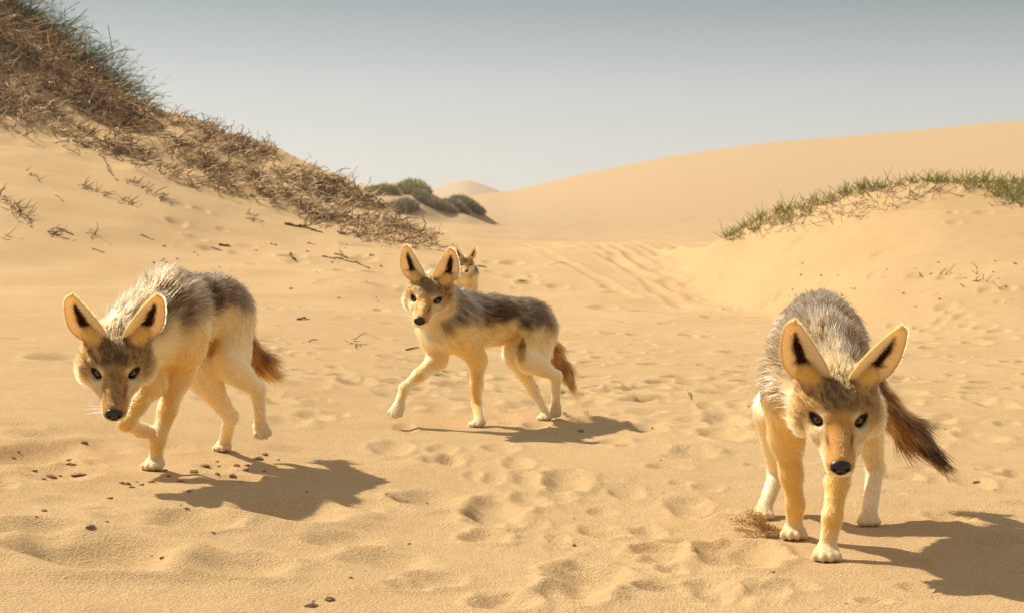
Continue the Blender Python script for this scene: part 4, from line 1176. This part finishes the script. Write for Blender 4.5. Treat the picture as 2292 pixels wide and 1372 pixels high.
tangle(788, 764, 802, 780, 9, 5, 'tiny heap of dry twigs on sand between two jackals')
tangle(2040, 600, 2250, 640, 20, 12, 'scattered twig bits on the smooth foot of the right mound', .8)
tangle(740, 488, 820, 540, 26, 5, 'thin line of twigs below the brush tongue')

# --- dirt clods and pebbles
rc = np.random.default_rng(61)
def clod_mesh(seed, flat):
    r = np.random.default_rng(seed)
    bm = bmesh.new(); bmesh.ops.create_icosphere(bm, subdivisions=2, radius=1.0)
    off3 = r.uniform(0, 50, 3)
    for vv2 in bm.verts:
        p = np.array(vv2.co)
        q = p * (1 + .38 * float(noise3((p * 1.6 + off3)[None], 3)[0]) + .16 * float(noise3((p * 4.0 + off3)[None], 4)[0]))
        vv2.co = (q[0], q[1] * .85, q[2] * flat)
    me = bpy.data.meshes.new('clod'); bm.to_mesh(me); bm.free(); me.materials.append(M_CLOD)
    for p in me.polygons: p.use_smooth = False
    return me
CM = [clod_mesh(i, f) for i, f in enumerate([.62, .7, .55, .35, .3, .6])]
def clods(lst, label, group, cat='dirt clod', name='dirt_clod', kinds=(0, 1, 2, 5)):
    g, ok = ground_at([c[0] for c in lst], [c[1] for c in lst])
    for i, c in enumerate(lst):
        if not ok[i]: continue
        w_ = c[2] / FPX * g[i, 1] * .44
        thin = len(c) > 3
        me = CM[3 + rc.integers(0, 2)] if thin else CM[kinds[rc.integers(0, len(kinds))]]
        o = bpy.data.objects.new(name, me); COL.objects.link(o)
        sz = w_ * (.22 if thin else .42)
        o.location = (g[i, 0], g[i, 1], g[i, 2] + sz * .25)
        o.scale = (w_, w_ * rc.uniform(.7, 1.0), w_ * (.8 if thin else 1.0))
        o.rotation_euler = (rc.normal(0, .12), rc.normal(0, .12), rc.uniform(-.5, .5) + (0 if rc.random() < .5 else math.pi))
        big = max(q[2] for q in lst if len(q) < 4) if any(len(q) < 4 for q in lst) else 0
        look = 'flat thin ' if thin else ('largest ' if c[2] == big and len(lst) > 3 else ('tiny ' if c[2] < .55 * big else 'lumpy '))
        tag(o, look + label if 1 < len(lst) < 20 else label, cat, group)
clods([(186, 993, 20), (36, 1012, 9), (27, 1025, 14, 1), (152, 1030, 20, 1), (152, 1040, 26, 1), (71, 1055, 18, 1), (92, 1073, 24, 1), (108, 1069, 22), (120, 1071, 14), (131, 1067, 10), (172, 1064, 40, 1)],
      'dry dirt crumb lying on the sand in front of the lowered jackal', 'dirt crumbs before the lowered jackal')
clods([(270, 1084, 16), (283, 1086, 18), (293, 1093, 14), (315, 1087, 12), (302, 1080, 9), (332, 1080, 26, 1), (375, 1068, 14), (366, 1055, 14), (403, 1078, 22, 1), (419, 1102, 13), (431, 1059, 24), (414, 1139, 14, 1), (403, 1133, 8)],
      'dry dirt clod on the sand around the planted front paw', 'dirt clods around the planted paw')
clods([(453, 1044, 32, 1), (482, 1035, 10), (489, 1045, 9), (529, 1044, 16), (550, 1044, 15), (547, 1055, 18), (575, 1030, 26), (592, 1020, 18), (589, 1057, 12), (482, 1063, 15), (517, 1068, 21), (536, 1079, 7), (620, 1031, 9), (683, 1103, 10)],
      'dark dirt clod lying in the shadow of the lowered jackal', 'dirt clods in the jackal shadow')
clods([(242, 1118, 15), (96, 1146, 15), (76, 1158, 8), (201, 1183, 25), (235, 1170, 10), (471, 1194, 14, 1), (358, 1252, 14), (338, 1246, 10, 1)],
      'brown clod on the open foreground sand', 'clods on the open foreground sand')
clods([(736, 1347, 27), (691, 1362, 30), (704, 1360, 16), (698, 1350, 10)], 'rough clod in the close pair of clods on bare foreground sand', 'foreground clod cluster')
clods([(863, 1107, 7), (955, 1129, 8), (914, 1220, 10), (784, 1297, 12), (1286, 1224, 12), (1285, 1163, 6), (1481, 1031, 6), (1461, 959, 7), (1735, 1283, 9), (1680, 910, 9), (2232, 1098, 7), (2118, 960, 6), (1488, 1104, 5), (1900, 1355, 8)],
      'dark pebble on the trampled sand', 'pebbles on the trampled sand', 'pebble', 'pebble')
clods([(1299, 967, 18)], 'dark clod in the shadow of the trotting jackal', None)
clods([(2190, 1082, 18)], 'brown clod on sand right of the dark tipped tail', None)
far = [(int(a), int(b_), int(c)) for a, b_, c in zip(rc.uniform(1760, 2290, 34), rc.uniform(585, 690, 34), rc.uniform(4, 9, 34))]
clods(far, 'dark crumb on the smooth foot of the right mound', 'crumbs on the right mound foot', 'pebble', 'pebble')
far = [(int(a), int(b_), int(c)) for a, b_, c in zip(rc.uniform(300, 880, 30), rc.uniform(545, 680, 30), rc.uniform(5, 11, 30))]
clods(far, 'dark crumb on the sand below the brushy bank', 'crumbs below the bank', 'pebble', 'pebble')
# white feather scrap
g, _ = ground_at([1143], [999]); g = g[0]
fv, ff = [], []
for q in range(9):
    t = q / 8; x = (t - .5) * .026; w2 = .0022 * math.sin(math.pi * min(1, t * .9 + .08))
    z = .004 + .005 * (t - .4) ** 2 * 4
    fv += [(x, -w2, z), (x, 0, z + .0012), (x, w2, z), (x, 0, z - .0006)]
for q in range(8):
    for e in range(4): ff.append((q * 4 + e, q * 4 + (e + 1) % 4, q * 4 + 4 + (e + 1) % 4, q * 4 + 4 + e))
o = mesh_obj('feather', fv, ff, M_TWIG, None, True, np.tile(np.array([.72, .66, .55]), (len(fv), 1)))
o.location = g; o.rotation_euler = (.1, .25, -.7)
tag(o, 'small white feather on the sand by the trotting jackal', 'feather')

# --- sand kicked up by the paws: loose grains in the air
def spray(arcs, label, n, g0, g1, col):
    r = np.random.default_rng(71)
    C = []
    for (pts, w_, share) in arcs:
        m = int(n * share); t = r.random(m) ** 1.2
        seg = np.linspace(0, 1, len(pts))
        u = np.interp(t, seg, [p[0] for p in pts]); v = np.interp(t, seg, [p[1] for p in pts]); d = np.interp(t, seg, [p[2] for p in pts])
        sp = np.interp(t, [0, 1], w_)
        lump = noise2(t * 14, np.full(m, w_[0]), 77) * sp * .6
        u = u + r.normal(0, 1, m) * sp * .7; v = v + r.normal(0, 1, m) * sp * .5 + lump
        d = d + r.normal(0, .012, m)
        C.append(np.stack([(u - U0) / FPX * d, d, HC - (v - V0) / FPX * d], -1))
    C = np.vstack(C); C[:, 2] = np.maximum(C[:, 2], height(C[:, 0], C[:, 1]) + .0006)
    m = len(C)
    tet = np.array([(1, 1, 1), (1, -1, -1), (-1, 1, -1), (-1, -1, 1)]) / 1.7
    sz = r.uniform(g0, g1, m)[:, None, None]
    rot = nrm(r.normal(0, 1, (m, 1, 3)))
    V_ = C[:, None] + sz * (tet[None] + .35 * np.cross(np.broadcast_to(rot, (m, 4, 3)), np.broadcast_to(tet[None], (m, 4, 3))))
    T_ = (np.arange(m) * 4)[:, None, None] + np.array([(0, 1, 2), (0, 3, 1), (0, 2, 3), (1, 3, 2)])[None]
    o = mesh_obj('sand_spray', V_.reshape(-1, 3), T_.reshape(-1, 3), M_TWIG, None, False, np.repeat(col * r.uniform(.75, 1.2, (m, 1)), 4, 0))
    tag(o, label, 'sand', kind='stuff')
spray([([(1762, 1196, 3.19), (1730, 1184, 3.21), (1690, 1176, 3.22), (1640, 1164, 3.23)], (6, 13), .45), ([(1720, 1188, 3.2), (1700, 1165, 3.21), (1682, 1148, 3.22)], (9, 14), .4), ([(1760, 1196, 3.19), (1680, 1192, 3.2), (1650, 1186, 3.2)], (4, 7), .15)],
      'loose sand kicked up beside the planted paw of the stalking jackal', 3000, .0007, .0015, np.array([.52, .31, .115]))
spray([([(1262, 925, 5.36), (1290, 940, 5.36), (1330, 952, 5.36), (1385, 962, 5.36)], (4, 13), .5), ([(1310, 920, 5.36), (1330, 945, 5.36), (1360, 958, 5.36)], (5, 11), .3), ([(1250, 945, 5.35), (1320, 956, 5.35), (1390, 962, 5.36)], (6, 10), .2)],
      'thin trail of sand thrown up behind the hind paw of the trotting jackal', 2200, .0005, .0012, np.array([.42, .27, .115]))

# --- dusty air
hm_ = bpy.data.materials.new('dusty_air'); hm_.use_nodes = True
hn = hm_.node_tree.nodes; hn.clear()
pv = hn.new('ShaderNodeVolumePrincipled'); ho = hn.new('ShaderNodeOutputMaterial')
pv.inputs['Color'].default_value = (.93, .90, .86, 1); pv.inputs['Density'].default_value = 0.0007; pv.inputs['Anisotropy'].default_value = 0.35
hm_.node_tree.links.new(pv.outputs[0], ho.inputs['Volume'])
zlo, zhi = float(gv[:, 2].min()) - 1.0, float(max(gv[:, 2].max(), 12.0)) + 2.0
X_, Y0, Y1 = 7200.0, -7200.0, 7200.0
hv = [(sx2 * X_, yy, zz2) for zz2 in (zlo, zhi) for yy in (Y0, Y1) for sx2 in (-1, 1)]
hz = mesh_obj('haze', hv, [(0, 2, 3, 1), (4, 5, 7, 6), (0, 1, 5, 4), (2, 6, 7, 3), (0, 4, 6, 2), (1, 3, 7, 5)], hm_, None, False)
tag(hz, 'pale dusty desert air', 'haze', kind='stuff')
